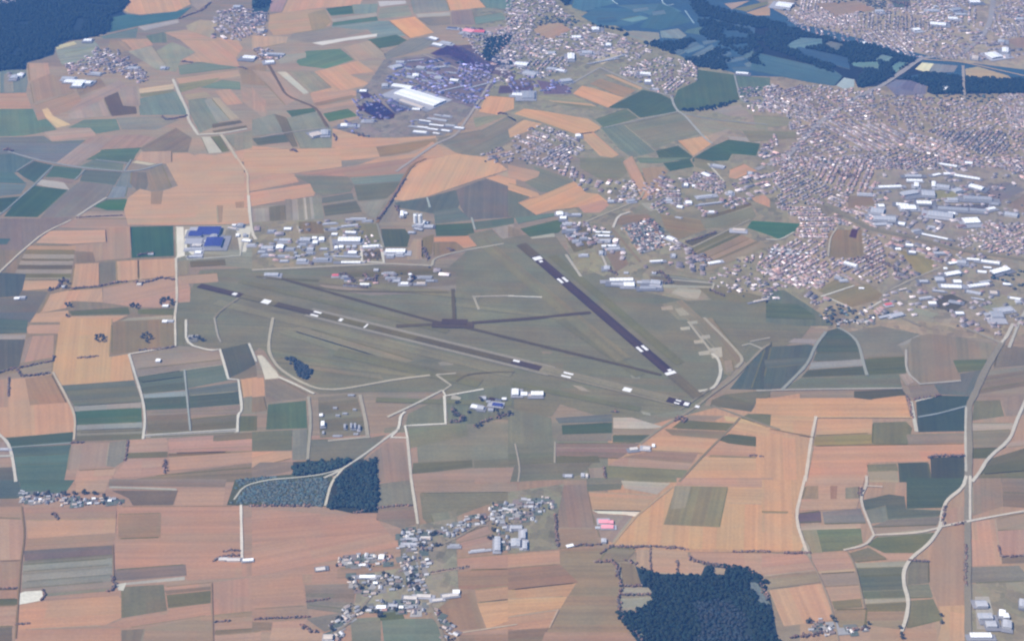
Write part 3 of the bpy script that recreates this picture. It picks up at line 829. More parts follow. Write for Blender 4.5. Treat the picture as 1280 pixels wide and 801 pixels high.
PARCELS += """
@ 0 400 4
96,120,130 -100,-10 140,0 132,65 -100,70
166,159,165 -100,70 130,72 125,95 -100,98
196,161,150 130,42 150,25 305,22 300,68 140,68
108,115,130 -100,98 125,98 100,210 95,235 -100,270
166,146,146 130,95 165,80 125,205 103,215
188,153,147 165,80 270,75 265,185 122,212
166,149,142 100,250 260,210 255,255 110,285
209,169,143 305,-12 560,-5 545,185 640,170 670,300 310,326 260,262 290,70
150,135,130 560,20 600,5 830,-5 870,20 876,135 720,155 560,172
130,135,132 880,-10 922,-10 925,122 880,130
s 648,172 1095,150 1118,222 690,282 | 158,148,150:1 164,152,152:1 158,148,150:1
s 310,328 670,302 710,408 370,430 | 116,127,130:1 124,131,131:1 116,126,128:1 128,134,134:1
s 370,430 705,410 715,595 383,605 | 165,162,165:2 86,122,120:3 92,124,120:2 155,162,168:2 130,132,132:1 146,148,148:1 122,125,125:2
s 690,285 920,250 935,345 712,367 | 104,122,126:2 114,129,130:2 106,122,124:2
s 925,250 1115,225 1145,300 937,342 | 112,130,131:2 118,134,134:2
151,165,172 714,370 932,353 932,380 722,390
118,132,138 938,345 1190,310 1195,352 942,377
95,115,120 720,392 932,380 940,440 726,450
95,115,122 945,377 1195,355 1197,420 946,440
s 730,452 1200,425 1195,470 735,478 | 150,138,142:1 156,143,145:1
s 735,478 945,468 952,555 735,565 | 138,130,130:1 130,125,126:1
s 950,495 1190,472 1187,543 955,555 | 132,128,130:1 124,122,123:1
184,180,180 725,572 1187,542 1190,560 725,586
102,112,122 1100,148 1240,117 1278,222 1230,250 1142,292
141,131,133 1145,292 1280,225 1285,282 1192,297
211,166,143 1200,297 1285,285 1285,375 1213,387
150,148,145 1215,390 1285,380 1285,467 1205,470
115,122,120 1195,480 1285,478 1285,552 1190,556
203,163,146 -100,300 50,295 130,288 260,268 375,480 370,560 40,585 -100,572
173,143,133 125,292 258,272 332,412 150,425
186,151,143 -100,300 45,297 40,435 -100,440
88,112,118 30,590 365,560 360,612 55,636
s 55,640 357,622 320,810 78,810 | 96,122,128:1 104,132,134:1 98,128,130:2
175,155,155 -100,590 25,610 60,680 -100,685
112,118,130 -100,740 70,735 80,810 -100,810
176,151,148 355,627 545,612 530,730 335,752
145,142,145 548,612 640,600 625,700 575,737 530,730
186,156,150 643,600 835,590 840,655 642,663
130,125,122 640,665 840,658 838,685 635,690
s 842,592 1290,560 1290,655 845,665 | 184,148,148:1 196,155,150:2 190,152,148:1
136,113,112 842,667 1155,658 1157,671 840,682
196,159,148 845,685 1290,655 1290,710 850,752
186,153,148 635,697 815,690 807,745 840,772 560,792 575,770
s 850,768 1290,710 1290,810 560,812 | 158,140,136:1 150,134,132:1 140,130,130:2
196,160,150 385,752 578,742 560,810 375,810
140,130,128 1068,578 1262,562 1285,590 1065,606
r 205,190,178 8 265,262 330,380 378,480 370,600
r 210,206,204 9 645,172 715,400 727,500 715,597
r 222,214,208 8 875,-20 878,132 645,172
r 222,218,214 9 930,0 930,120 1050,155 1100,148 1142,296 1192,300 1212,455 1190,470 1187,562
r 210,208,208 8 1245,118 1282,210
r 215,210,208 10 -60,540 0,575 45,620 65,700 80,810
r 195,192,192 8 725,578 1187,548
r 165,175,178 7 922,250 940,440 952,555
r 200,198,196 10 -20,683 65,680
r 150,165,168 8 55,638 357,615
@ 320 400 4
s 0,130 600,240 640,300 200,240 | 137,140,136:1 142,139,137:1
s 90,60 640,230 880,190 300,20 | 140,142,138:1 148,144,140:1 138,138,136:1
216,211,202 5,178 30,176 110,270 116,290 45,296 30,240
145,135,138 45,300 115,293 262,370 250,387 50,412
100,125,120 60,422 250,402 257,540 50,547
208,164,145 -20,290 38,288 45,378 -20,387
150,135,130 -20,387 40,380 55,452 -20,462
s 300,385 380,368 500,365 545,470 560,575 360,600 290,580 | 136,133,134:1
s 310,385 500,365 560,575 320,590 | 142,140,140:1 130,128,130:2 138,137,137:1 128,127,129:2 141,139,138:1
124,128,128 -20,560 180,550 180,652 -20,657
140,142,145 182,550 260,545 258,700 182,702
206,163,146 -20,660 180,656 180,690 -20,742
150,138,140 -20,740 20,712 185,710 185,752 -20,795
s 262,600 560,590 640,580 540,692 260,697 | 130,134,136:1
128,132,136 262,600 560,590 650,575 540,692 260,700
162,142,142 540,700 650,615 745,612 775,810 600,810 530,760
134,138,136 760,470 945,380 948,518 750,525
136,139,133 760,542 1050,520 1062,580 770,642
s 770,642 1120,590 1300,575 1300,690 780,712 | 150,133,136:1 158,138,140:2 150,134,138:1
122,125,122 785,715 1080,700 1082,735 780,770
171,149,146 778,772 1080,742 1290,737 1290,810 775,810
130,132,130 1090,702 1290,692 1290,735 1092,740
124,132,129 955,390 1140,345 1290,320 1290,480 1100,520 960,518
86,86,114 1140,412 1172,385 1262,405 1240,440 1180,452
150,150,152 1110,380 1150,375 1180,450 1130,452
186,182,180 980,372 1025,388 1020,400 975,395
112,110,126 900,12 930,5 960,15 1090,12 1085,42 980,36 890,42
160,156,154 910,212 990,195 985,225 920,228
r 190,184,176 11 85,-10 63,110 66,170 110,240 200,300 300,345 400,350 500,335 700,298 870,278
r 216,212,206 9 110,285 200,325 290,370
r 176,172,168 10 262,385 275,500 258,700
r 180,174,170 12 520,375 548,500 558,580
r 182,176,172 10 360,605 570,585
r 222,218,214 9 1138,347 948,380 932,352
r 200,196,192 9 932,352 780,430 658,486
r 226,222,218 9 942,380 948,520 745,530 757,590 675,588 715,545 722,480 745,460
r 205,202,200 9 715,545 640,600 520,690 400,765 340,790
r 208,202,198 9 757,590 777,810
r 186,182,176 9 900,275 975,328 935,355
r 186,182,176 8 902,275 1000,268
r 116,116,122 9 1000,310 1060,270 1200,262 1290,262
@ 640 400 4
120,130,138 215,490 500,470 500,508 235,515
92,115,115 248,528 500,513 500,565 252,572
146,140,142 225,574 500,567 500,605 225,603
196,181,176 505,488 600,488 755,535 690,545 507,543
166,148,142 505,547 730,545 690,575 505,572
106,120,118 503,577 690,577 640,613 503,612
s 210,618 645,615 540,692 215,680 | 148,130,136:1 156,134,140:1 150,132,136:1
135,140,138 -20,440 195,490 205,610 -20,620
s -20,620 205,612 215,712 -20,722 | 134,136,135:1 128,131,129:1
122,125,122 215,684 430,680 440,712 220,716
131,131,132 15,722 400,715 350,770 260,795 -10,810
165,148,145 380,742 460,737 465,792 385,805
206,163,143 670,600 760,575 1025,595 965,668 690,652
171,141,136 690,655 935,662 900,715 560,685
186,153,146 480,722 560,687 900,717 880,747 480,727
141,139,129 470,728 880,750 835,812 455,812
120,125,120 850,500 1110,517 1080,552 800,540
166,146,143 880,475 1060,480 1010,507 850,500
206,177,147 1060,480 1140,488 1300,545 1130,512 1070,505
150,135,130 760,545 1070,557 1040,595 800,577
105,115,108 1030,600 1082,570 1260,590 1256,637 1110,627
209,166,143 1085,548 1140,512 1290,540 1290,590 1262,588
197,156,143 1020,610 1250,638 1290,640 1290,690 960,677
213,169,144 955,682 1290,692 1290,810 835,812 880,750
118,122,126 1000,400 1060,375 1240,370 1200,460 990,430
126,128,130 1060,375 1290,352 1290,385 1210,420
206,161,143 1210,440 1280,388 1310,395 1310,470 1190,468
130,132,125 1180,470 1300,470 1300,530 1140,490
s 1090,345 1240,150 1300,110 1300,350 | 98,116,128:1 92,108,122:1
150,143,138 870,-10 1000,-10 1160,190 1090,280 1060,270 1030,160
130,134,134 1180,100 1250,140 1180,230 1150,190
r 160,154,150 10 640,620 760,530 900,450 1000,370 1100,300 1250,145 1290,120
r 150,146,144 9 1000,430 1280,530 1340,550
r 150,140,134 7 835,810 960,675 1085,550 1140,490
r 212,208,204 12 1000,170 1035,200 1047,270 1010,345 930,358
r 186,180,174 10 880,10 1000,165
r 182,176,170 12 960,-10 1100,130 1160,200 1120,240
r 180,178,176 9 1150,130 1190,120 1250,145
r 182,178,174 8 1190,110 1290,90
r 178,172,168 6 215,610 213,715
r 180,172,168 6 15,620 40,740 30,810
r 150,146,146 8 840,450 990,345
@ 960 400 4
98,114,126 -20,290 15,135 200,122 232,130 200,220 80,340 -20,347
s -20,200 215,185 200,220 -10,240 | 108,122,130:1
166,161,170 100,112 130,92 245,98 232,120
98,115,122 250,110 290,58 350,40 400,68 440,110 456,160 240,162
115,122,130 240,165 460,160 470,198 225,205
161,161,170 215,212 470,195 475,228 205,245
100,112,112 200,250 475,230 490,275 165,287
128,135,135 75,342 165,290 655,270 672,345
141,139,143 400,60 560,30 760,70 650,120 690,182 485,190 458,120 430,80
105,118,115 480,195 685,185 690,265 492,275
172,168,168 640,130 750,75 762,85 690,122
152,142,142 690,150 720,92 800,70 920,80 1140,125 1100,195 930,200 965,305 760,322 720,290 695,265
112,125,118 925,202 1095,197 1075,250 950,262
115,125,135 960,268 1070,250 1035,330 1015,378 850,370 830,322 965,308
150,138,142 700,330 830,322 860,372 725,400
172,160,160 655,275 700,265 730,310 690,330
82,105,120 740,412 850,377 1012,380 990,435 985,555 750,560
s 1105,255 1340,225 1340,320 1050,370 | 150,146,148:1 140,132,136:1 148,138,138:2 138,130,132:1
136,130,138 1160,120 1290,140 1290,225 1130,240
131,131,129 1030,402 1160,400 1182,480 1020,502
161,146,146 1160,400 1310,358 1310,470 1190,482
181,167,162 1020,515 1225,515 1222,547 1025,552
150,142,138 1020,556 1215,547 1190,630 1020,640
110,116,112 1018,642 1192,635 1090,690 1018,692
186,161,156 1200,612 1310,592 1310,625 1190,635
s 1110,690 1195,640 1310,630 1310,810 1030,810 | 118,122,122:1
s 1110,692 1310,632 1310,810 1040,810 | 120,122,122:1 112,118,118:1 126,126,122:1
210,165,141 -60,393 430,390 520,402 530,380 685,378 712,487 250,490 -60,468
100,110,108 430,357 670,347 690,375 520,397 430,390
211,167,142 15,475 235,485 220,582 10,545
208,165,143 248,494 522,494 522,565 240,577
160,145,121 235,582 517,570 522,620 228,628
128,130,125 525,512 690,507 722,540 700,620 522,620
156,142,140 692,572 985,565 985,615 702,620
s -60,560 220,590 225,630 205,700 180,810 -60,810 | 212,168,143:1
212,166,143 -60,560 220,590 225,630 190,810 -60,810
206,158,143 225,630 985,618 985,675 820,680 800,705 500,712 490,810 188,810
85,100,112 812,687 980,682 990,810 817,810
92,108,115 650,714 800,710 817,810 657,810
140,140,130 495,722 640,717 652,752 500,757
180,160,146 500,757 640,752 655,810 505,810
r 152,148,150 22 1170,110 1080,260 1030,380 1000,430 1005,560 1003,830
r 200,196,194 8 990,435 986,560 990,810
r 212,206,202 11 1300,380 1280,420 1240,510 1210,600 1100,690 1060,760 1020,810
r 185,180,180 9 -60,355 200,348 670,343
r 215,180,150 7 245,487 720,488
r 222,206,196 10 240,482 212,620 186,810
r 186,182,184 9 690,150 690,262 760,322 965,305
r 160,166,172 12 290,60 235,130 200,220 70,350
r 162,168,174 11 345,38 400,65 450,110 480,230 495,278
r 150,165,175 8 750,487 850,470 990,432
r 205,202,198 12 715,410 730,490 742,560
r 200,196,192 9 735,408 820,388
r 190,188,190 11 1300,-60 1260,0 1205,140
r 200,196,196 12 1225,20 1190,90 1165,115
r 170,165,165 9 1165,115 1080,80 980,40
r 150,130,120 5 10,545 230,590
@ 0 600 3.984
95,118,130 -100,0 95,0 105,58 100,90 -100,92
s 97,0 372,0 320,72 105,62 | 92,122,126:1 98,128,130:1
150,135,138 -100,95 110,95 110,132 -100,135
195,159,149 -100,185 112,195 125,280 105,400 -100,400
182,150,143 -100,137 105,135 112,190 -100,182
178,147,141 110,140 580,130 582,190 125,196
199,161,146 130,200 580,192 578,262 140,292
178,147,138 125,293 577,266 562,320 120,347
192,152,142 580,132 1200,130 1205,485 930,500 925,420 570,442
165,140,132 587,170 803,165 800,285 590,292
132,122,135 118,352 566,325 562,370 122,402
s 115,404 562,372 555,550 400,577 215,592 100,552 | 152,150,150:1
s 115,404 562,372 556,552 105,590 | 140,138,138:1 158,156,156:2 148,146,146:1 160,158,158:2 154,150,150:2 160,148,146:2 150,146,140:1
175,145,138 -100,412 100,405 95,582 -100,590
118,108,108 -100,540 85,534 85,546 -100,552
112,122,110 -100,597 95,590 90,620 -100,627
190,152,142 -100,630 85,622 75,727 -100,732
125,120,125 -100,737 60,732 60,830 -100,830
206,159,141 98,622 220,602 590,575 612,602 610,682 520,722 130,742 80,780
145,130,136 570,447 925,420 930,475 600,502 570,500
190,185,182 620,512 920,480 920,497 630,522
134,132,128 608,532 815,520 832,650 610,686
190,155,146 820,532 1052,510 1050,527 820,548
150,130,128 820,550 1050,530 1050,545 830,567
128,125,118 830,572 1050,550 1050,612 837,637
195,152,142 845,642 1045,616 1052,670 620,737 530,725 612,692 830,668
140,130,131 605,747 720,740 700,830 605,830
172,148,138 722,737 1060,672 1065,830 702,830
195,152,140 80,747 600,737 602,830 75,830
190,150,142 1057,510 1300,478 1300,650 1060,672
180,146,140 1208,410 1300,390 1300,468 1205,482
s 1060,674 1300,650 1300,700 1065,712 | 168,146,136:1 176,152,142:1
186,151,141 1070,714 1300,698 1300,735 1070,747
150,128,122 1070,750 1300,737 1300,752 1070,770
192,155,145 1065,773 1300,755 1300,830 1065,830
195,158,148 378,0 542,0 522,62 378,62
s 545,-5 1130,-5 1120,35 540,30 | 156,142,144:1 148,136,137:1
186,182,180 548,30 880,42 880,52 542,40
130,122,128 555,52 887,52 862,125 662,127 640,90
192,155,146 890,45 1122,38 1112,125 870,127
r 150,130,122 5 108,132 125,280 105,400 78,790
r 236,226,220 8 1200,125 1206,410
r 150,128,122 4 562,325 568,500
r 160,136,128 4 1055,510 1062,830
r 155,130,124 4 0,404 110,400
@ 320 600 3.984
s -20,140 350,145 600,190 720,250 700,360 400,380 390,425 300,432 -20,482 | 188,150,142:1
s -20,140 600,190 720,330 -20,482 | 186,149,142:1 190,151,142:1
190,152,142 -20,486 230,460 240,570 250,625 -20,642
135,136,139 600,20 770,0 790,125 602,130
150,135,138 602,135 790,130 802,220 722,240 600,198
s 815,65 1300,60 1300,130 1160,120 | 140,138,134:1
138,135,132 815,65 1300,60 1300,135 1160,120 1000,180 880,250 830,190
143,143,139 870,170 1000,150 1000,230 900,262
162,145,142 785,-5 1090,-5 1090,20 1300,15 1300,58 800,62
172,142,136 405,442 720,420 730,455 630,470 405,492
s 242,522 470,515 500,570 400,662 250,625 | 150,140,142:1
s 242,522 500,515 480,670 255,640 | 152,142,143:2 140,132,134:1 150,140,142:2 142,136,138:1
180,148,140 -20,644 250,630 262,680 -20,700
150,132,128 -20,706 80,710 75,747 -20,752
198,160,148 85,702 260,690 230,740 340,762 330,830 60,830 78,750
s 250,690 480,650 470,720 340,755 | 142,138,142:1
s 470,690 622,680 622,830 480,830 | 140,143,140:1 134,138,136:1
128,142,135 625,690 880,690 922,740 922,830 640,830
186,151,143 870,400 1300,365 1300,440 1060,445 870,465
168,136,129 860,482 1060,450 1300,442 1300,520 1090,545 1010,540 880,530
195,152,135 1090,545 1300,522 1300,590 1102,608
165,138,130 900,602 1020,570 1085,560 1140,737 990,742 920,650
213,167,140 1100,612 1300,590 1300,685 1150,742
200,158,140 1145,742 1300,686 1300,742 1150,752
186,149,141 990,748 1300,745 1300,765 1020,772
165,138,131 1010,774 1300,768 1300,830 1020,830
178,150,145 980,290 1150,225 1172,265 1020,312
180,150,146 1010,312 1180,270 1172,335 1030,347
T142,140,140 720,240 990,190 1010,560 880,660 480,660 520,470 720,440
T136,134,132 1160,110 1300,95 1300,370 1190,330
104,120,110 600,650 720,640 740,690 620,700
r 160,150,146 9 770,-10 805,220 805,360 825,520 850,590 920,740 940,830
r 158,150,148 8 660,470 540,620 460,720 350,785
r 165,156,152 8 800,350 900,330 1000,290 1100,230 1190,180
r 205,190,178 9 850,620 1010,560
r 188,172,166 6 985,240 1155,225
r 180,160,152 6 870,470 1055,435
r 200,180,166 6 1030,760 1300,720
@ 640 600 3.984
T135,135,136 -20,60 260,20 215,240 230,345 -20,365
158,138,139 260,25 372,20 412,238 218,236
162,140,136 218,238 412,241 428,320 230,342
s 370,-10 560,-10 540,47 375,57 | 136,135,135:1 128,130,130:1
186,176,171 543,3 790,15 722,72 560,42
200,162,143 380,60 722,76 645,155 402,150
238,228,216 397,150 640,156 612,182 562,172 430,166
166,146,146 400,168 602,178 500,312 440,292
213,168,141 800,40 830,25 1275,-10 1300,0 1300,350 870,345 700,332 495,325 610,190
151,142,128 815,30 1075,35 1032,236 755,222
160,152,142 810,30 892,31 862,140 790,146
206,166,143 1080,38 1300,40 1300,122 1070,115
195,155,145 820,-10 1300,-10 1300,38 1080,35 820,27
161,142,132 240,347 480,335 430,405 510,415 545,520 535,655 605,757 170,757 320,515 240,420
192,156,143 -20,370 235,350 240,416 -20,435
162,132,128 -20,440 240,420 330,510 -20,548
196,156,136 -20,548 322,513 278,578 -20,602
211,166,139 -20,592 276,580 242,640 -20,678
201,156,139 -20,682 230,645 186,735 -20,748
150,130,126 -20,752 180,737 150,830 -20,830
180,148,138 165,758 575,758 650,830 140,830
150,138,132 440,398 480,335 622,345 570,402 510,408
145,135,130 535,410 605,420 655,530 550,532
192,160,146 622,345 690,347 690,447 618,430
197,162,146 692,347 872,355 882,390 962,430 950,472 700,462
196,158,146 890,355 1300,362 1300,500 1240,480 1150,435 940,405 890,380
60,90,120 615,430 700,465 940,475 960,430 1060,430 1150,440 1240,500 1290,600 1330,830 640,830 530,660 640,640 700,590 650,540
171,166,160 545,537 680,535 702,570 555,570
s 535,592 700,580 690,610 600,655 530,642 | 166,161,156:1
165,160,154 535,592 702,580 690,612 600,655 530,642
118,135,140 550,685 640,672 640,700 560,705
130,142,138 575,715 640,720 655,775 620,770
125,142,152 1170,510 1222,510 1290,625 1235,622
176,156,146 1000,435 1067,440 1060,477 1010,470
r 196,170,150 6 495,330 610,190 650,155 800,35
r 205,176,160 5 230,645 186,737
@ 960 600 3.984
213,168,142 -30,0 180,0 130,180 190,355 -30,350
150,128,110 -30,155 100,158 100,164 -30,163
200,160,146 190,-10 482,-10 455,95 440,145 155,152
165,142,132 190,30 250,30 250,95 168,95
176,135,128 310,30 345,30 341,95 312,95
160,148,138 385,40 450,32 455,92 385,95
125,112,133 155,167 260,155 265,207 145,212
145,139,146 270,157 462,140 490,212 280,217
202,172,157 163,227 460,215 462,237 158,246
165,152,136 163,250 250,246 272,360 213,362
130,138,119 243,247 462,240 472,312 380,350 270,357
90,112,115 690,-10 982,-10 962,40 900,90 870,137 690,142
112,122,122 468,100 600,70 680,80 688,142 870,150 850,180 600,196 585,125 480,150
140,142,142 480,152 585,128 600,207 500,217
141,138,140 510,232 600,197 860,182 845,220
166,148,143 513,233 845,222 830,242 530,272
s 495,322 540,285 830,262 790,320 740,362 580,362 | 122,128,118:1
122,128,118 495,322 540,283 832,260 790,320 740,362 580,362
195,159,148 510,337 580,362 742,362 700,397 590,392
138,132,128 408,362 500,335 592,392 430,407
176,166,156 430,412 692,402 682,432 440,437
s 440,440 682,432 670,500 690,582 482,590 460,520 | 118,125,122:1
s 440,440 680,432 690,582 478,590 | 124,130,126:1 114,122,120:2 122,128,124:1
171,167,159 477,592 692,585 692,602 485,614
130,128,120 485,616 692,605 692,652 490,655
165,145,135 490,658 692,654 662,740 480,742
192,155,146 213,367 402,360 427,437 243,452
201,171,151 243,453 440,438 440,452 250,462
172,148,143 255,466 447,455 452,520 280,527
193,156,143 280,530 456,520 470,590 310,607
145,135,122 318,602 462,592 472,632 330,642
165,146,133 330,644 492,640 482,742 350,745
165,148,138 -30,482 240,455 262,510 -30,545
209,166,146 5,547 265,515 332,692 80,727
195,156,146 -30,365 190,367 240,447 -30,477
181,149,139 840,232 987,213 987,620 850,625 800,500 820,330
206,166,143 850,627 987,620 987,830 835,830 872,692
136,131,131 700,402 800,402 802,512 690,522
141,140,133 690,523 802,515 822,582 700,585
136,133,123 700,600 822,590 872,692 690,737
190,156,141 690,742 842,740 837,830 510,830 510,722 650,742
192,158,145 350,750 510,722 510,830 340,830
162,143,139 1015,-10 1160,-10 1167,130 1020,177
s 1162,-10 1310,-10 1310,140 1170,130 | 150,138,138:1 142,132,132:1
199,159,146 1007,205 1132,195 1162,420 1012,427
171,149,141 1132,195 1310,155 1310,245 1142,250
188,151,146 1142,252 1310,242 1310,375 1162,382
145,132,133 1162,385 1310,377 1310,412 1167,415
146,141,143 1015,432 1250,425 1310,500 1012,512
T140,136,136 1012,515 1310,502 1310,830 1012,830
s 1030,580 1100,578 1142,740 1040,742 | 186,181,181:1 178,174,174:1
181,151,144 880,172 920,137 985,130 987,205 900,222
r 152,147,147 20 993,-40 995,830
r 224,208,198 10 186,-20 135,190 192,360
r 214,200,192 9 490,-20 490,30 455,95 527,275 745,265 850,240
r 210,198,190 9 527,275 488,325 375,350
r 216,208,202 11 987,-20 970,40 890,100 870,150 860,220 850,250 800,320 710,390 675,450 675,520 700,600 690,680 665,755
r 214,204,198 8 1006,-20 1006,200
r 216,206,200 9 850,235 1005,205 1190,170 1330,148
r 214,196,186 7 490,30 570,35
r 176,158,148 5 190,365 245,460 310,610 350,800
r 165,150,140 5 395,355 435,430 480,640
"""
PARCELS += """
@ 320 400 4
78,92,104 180,710 520,695 540,690 535,770 440,775 250,792 185,790
@ 320 600 3.984
96,111,114 -145,125 -104,0 -8,-12 210,-30 360,-40 390,0 350,132 180,126
70,90,108 385,-10 605,-115 608,163 480,166 350,138
@ 640 400 4
186,180,174 840,38 888,32 892,48 845,52
184,178,172 888,8 925,4 930,18 892,22
186,180,174 908,103 952,99 958,116 912,120
184,178,172 945,78 988,74 992,92 950,97
184,178,172 930,160 985,152 992,172 938,178
190,184,178 985,142 1048,136 1052,185 1000,192
164,150,146 1062,205 1100,200 1110,258 1070,262
168,164,162 300,325 350,332 390,358 345,352
156,154,152 590,275 640,278 640,292 600,292
150,147,145 150,155 205,158 195,170 150,168
168,165,162 645,455 690,465 695,478 655,472
@ 640 200 4
178,170,165 745,735 800,728 805,748 750,752
174,166,160 815,745 850,738 890,775 840,780
180,174,168 1120,488 1172,480 1178,508 1150,516
@ 0 600 3.984
240,238,232 98,565 120,555 208,550 222,575 202,600 150,610 95,620
215,212,206 580,520 630,510 615,550 590,548
@ 320 200 4
@ 0 0 1
176,170,160 1000,690 1007,676 1012,684 1014,698
@ 320 600 3.984
r 214,208,200 8 440,-62 375,10 345,130
r 212,206,200 9 772,-10 806,220
@ 320 400 4
r 196,196,194 7 430,745 330,775 200,790 60,800 -60,830 -110,900
"""


built = set()


def parse(text):
    polys, roads = [], []
    x0 = y0 = 0.0
    s = 1.0
    for ln in text.strip().splitlines():
        tk = ln.split()
        if not tk:
            continue
        pt = lambda q: (x0 + float(q.split(',')[0]) / s, y0 + float(q.split(',')[1]) / s)
        if tk[0] == '@':
            x0, y0, s = float(tk[1]), float(tk[2]), float(tk[3])
        elif tk[0] == 'r':
            roads.append((tuple(float(c) for c in tk[1].split(',')), float(tk[2]), [pt(q) for q in tk[3:]]))
        elif tk[0] == 's':
            i = tk.index('|')
            q = [pt(c) for c in tk[1:i]]
            parts = [(tuple(float(v) for v in c.split(':')[0].split(',')), float(c.split(':')[1])) for c in tk[i + 1:]]
            if len(q) != 4:
                continue
            tot, a = sum(w_ for _, w_ in parts), 0.0
            mixp = lambda u, v, f: (u[0] + (v[0] - u[0]) * f, u[1] + (v[1] - u[1]) * f)
            for c, w_ in parts:
                b = a + w_ / tot
                polys.append((c, [mixp(q[0], q[3], a), mixp(q[1], q[2], a), mixp(q[1], q[2], b), mixp(q[0], q[3], b)]))
                a = b
        else:
            if tk[0][0] == 'T': built.add(len(polys))
            polys.append((tuple(float(c) for c in tk[0].lstrip('T').split(',')), [pt(q) for q in tk[1:]]))
    return polys, roads


def inside(px, py, poly):
    """Even-odd test of the points px, py (arrays) in poly."""
    r = np.zeros(px.shape, dtype=bool)
    n = len(poly)
    for i in range(n):
        xa, ya = poly[i]
        xb, yb = poly[(i + 1) % n]
        if ya == yb:
            continue
        c = ((ya > py) != (yb > py)) & (px < (xb - xa) * (py - ya) / (yb - ya) + xa)
        r ^= c
    return r


def samples(poly, n=9):
    a = np.array(poly)
    lo, hi = a.min(0), a.max(0)
    gx, gy = np.meshgrid(np.linspace(lo[0], hi[0], n + 2)[1:-1], np.linspace(lo[1], hi[1], n + 2)[1:-1])
    gx, gy = gx.ravel(), gy.ravel()
    m = inside(gx, gy, poly)
    c = a.mean(0)
    ex = c + (a - c) * 0.93
    return np.concatenate([gx[m], ex[:, 0]]), np.concatenate([gy[m], ex[:, 1]])


STEP = 0.12
polys, roads = parse(PARCELS)
boxes = [(min(p[0] for p in q), min(p[1] for p in q), max(p[0] for p in q), max(p[1] for p in q)) for _, q in polys]
sam = [samples(q) for _, q in polys]
level = []
for i, (_, q) in enumerate(polys):
    lv = 1
    bi = boxes[i]
    for j in range(i):
        bj = boxes[j]
        if level[j] < lv or bi[0] >= bj[2] or bj[0] >= bi[2] or bi[1] >= bj[3] or bj[1] >= bi[3]:
            continue
        if inside(*sam[i], polys[j][1]).any() or inside(*sam[j], q).any():
            lv = level[j] + 1
    level.append(lv)
TOP = max(level)
print('parcels', len(polys), 'levels', TOP)

TONES = [('pale', 'straw'), ('pinkish', 'stubble'), ('brown', 'soil'), ('green', 'crop'), ('slate', 'crop')]


def field_kind(c):
    r, g, b = c
    lum = (r + g + b) / 3
    if r - b > 48: return M_STUBBLE, 'orange', 'dry stubble field of pale orange straw among the parcels'
    if r - b > 20 and lum > 152: return M_STUBBLE, 'pink', 'pinkish dry stubble field among the parcels'
    if r - b > 8 and r - g > 6: return M_SOIL, 'brown', 'dull brown field of bare soil among the parcels'
    if lum > 180: return M_CHALK, 'white', 'nearly white strip of dry ground among the parcels'
    if g >= r + 8 or b > r + 14: return M_CROP, 'green', 'blue green crop field among the parcels'
    return M_GRASS, 'grey', 'grey green field of short grass among the parcels'


def flat(name, pts, z, mat, rgb, py):
    g = gpts(pts)
    a = np.array(g)
    # the parcel's long side gives the direction of the tillage
    d = np.roll(a, -1, axis=0) - a
    k = int(np.argmax((d ** 2).sum(1)))
    u = d[k] / np.linalg.norm(d[k])
    org = Vector((float(a[:, 0].mean()), float(a[:, 1].mean()), 0))
    me = mesh(name, [(p[0] - org.x, p[1] - org.y, 0) for p in g], [tuple(range(len(g)))], [mat])
    if me.polygons[0].normal.z < 0:
        me.flip_normals()
    uvl = me.uv_layers.new(name='metres')
    off = random.random() * 5000
    for lp in me.loops:
        p = a[lp.vertex_index]
        uvl.data[lp.index].uv = (float(p @ u) + off, float(p[1] * u[0] - p[0] * u[1]) + off)
    o = link(name, me)
    o.location = (org.x, org.y, z)
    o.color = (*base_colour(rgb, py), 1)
    return o


for i, ((c, q), lv) in enumerate(zip(polys, level)):
    mat, tone, lab = field_kind(c)
    if i in built: mat, tone, lab = M_BUILTUP, 'built up', 'built up ground of yards, gardens and tarmac'
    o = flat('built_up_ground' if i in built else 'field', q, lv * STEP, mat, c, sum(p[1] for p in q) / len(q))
    tag(o, lab, group=tone + ' fields', kind='structure')

Z_ROAD = (TOP + 1) * STEP
VERGE = [(120, 124, 114), (108, 112, 104), (176, 168, 158), (140, 134, 122), (98, 98, 92)]


def verges():
    """Grassy balks and worn headlands along the long edges of many parcels."""
    vr = random.Random(11)
    for i, ((c, q), lv) in enumerate(zip(polys, level)):
        if i in built or len(q) > 12 or i < 14 or vr.random() > .62: continue
        e = sorted(range(len(q)), key=lambda k: -math.dist(gxy(*q[k]), gxy(*q[(k + 1) % len(q)])))
        for k in e[:vr.choice((1, 1, 2))]:
            a, b = q[k], q[(k + 1) % len(q)]
            if math.dist(gxy(*a), gxy(*b)) < 60 or min(a[0], b[0]) < -30 or max(a[0], b[0]) > 1310: continue
            if abs(a[0] - b[0]) < 3 and min(abs(a[0] - e_) for e_ in (0, 320, 640, 960, 1280)) < 22: continue
            if abs(a[1] - b[1]) < 2 and min(abs(a[1] - e_) for e_ in (0, 200, 400, 600, 800)) < 10: continue
            va, vb = vr.uniform(0, .08), vr.uniform(.9, 1)
            p1 = (a[0] + (b[0] - a[0]) * va, a[1] + (b[1] - a[1]) * va)
            p2 = (a[0] + (b[0] - a[0]) * vb, a[1] + (b[1] - a[1]) * vb)
            t_ = vr.choice(VERGE)
            m_ = vr.uniform(.35, .75)
            ribbon('verge', [p1, p2], vr.uniform(2.5, 6.5), lv * STEP + .05, M_GRASS, tuple(t_[n] * m_ + c[n] * (1 - m_) for n in range(3)), 'narrow grassy verge along the edge of a field')


_rl = [0]


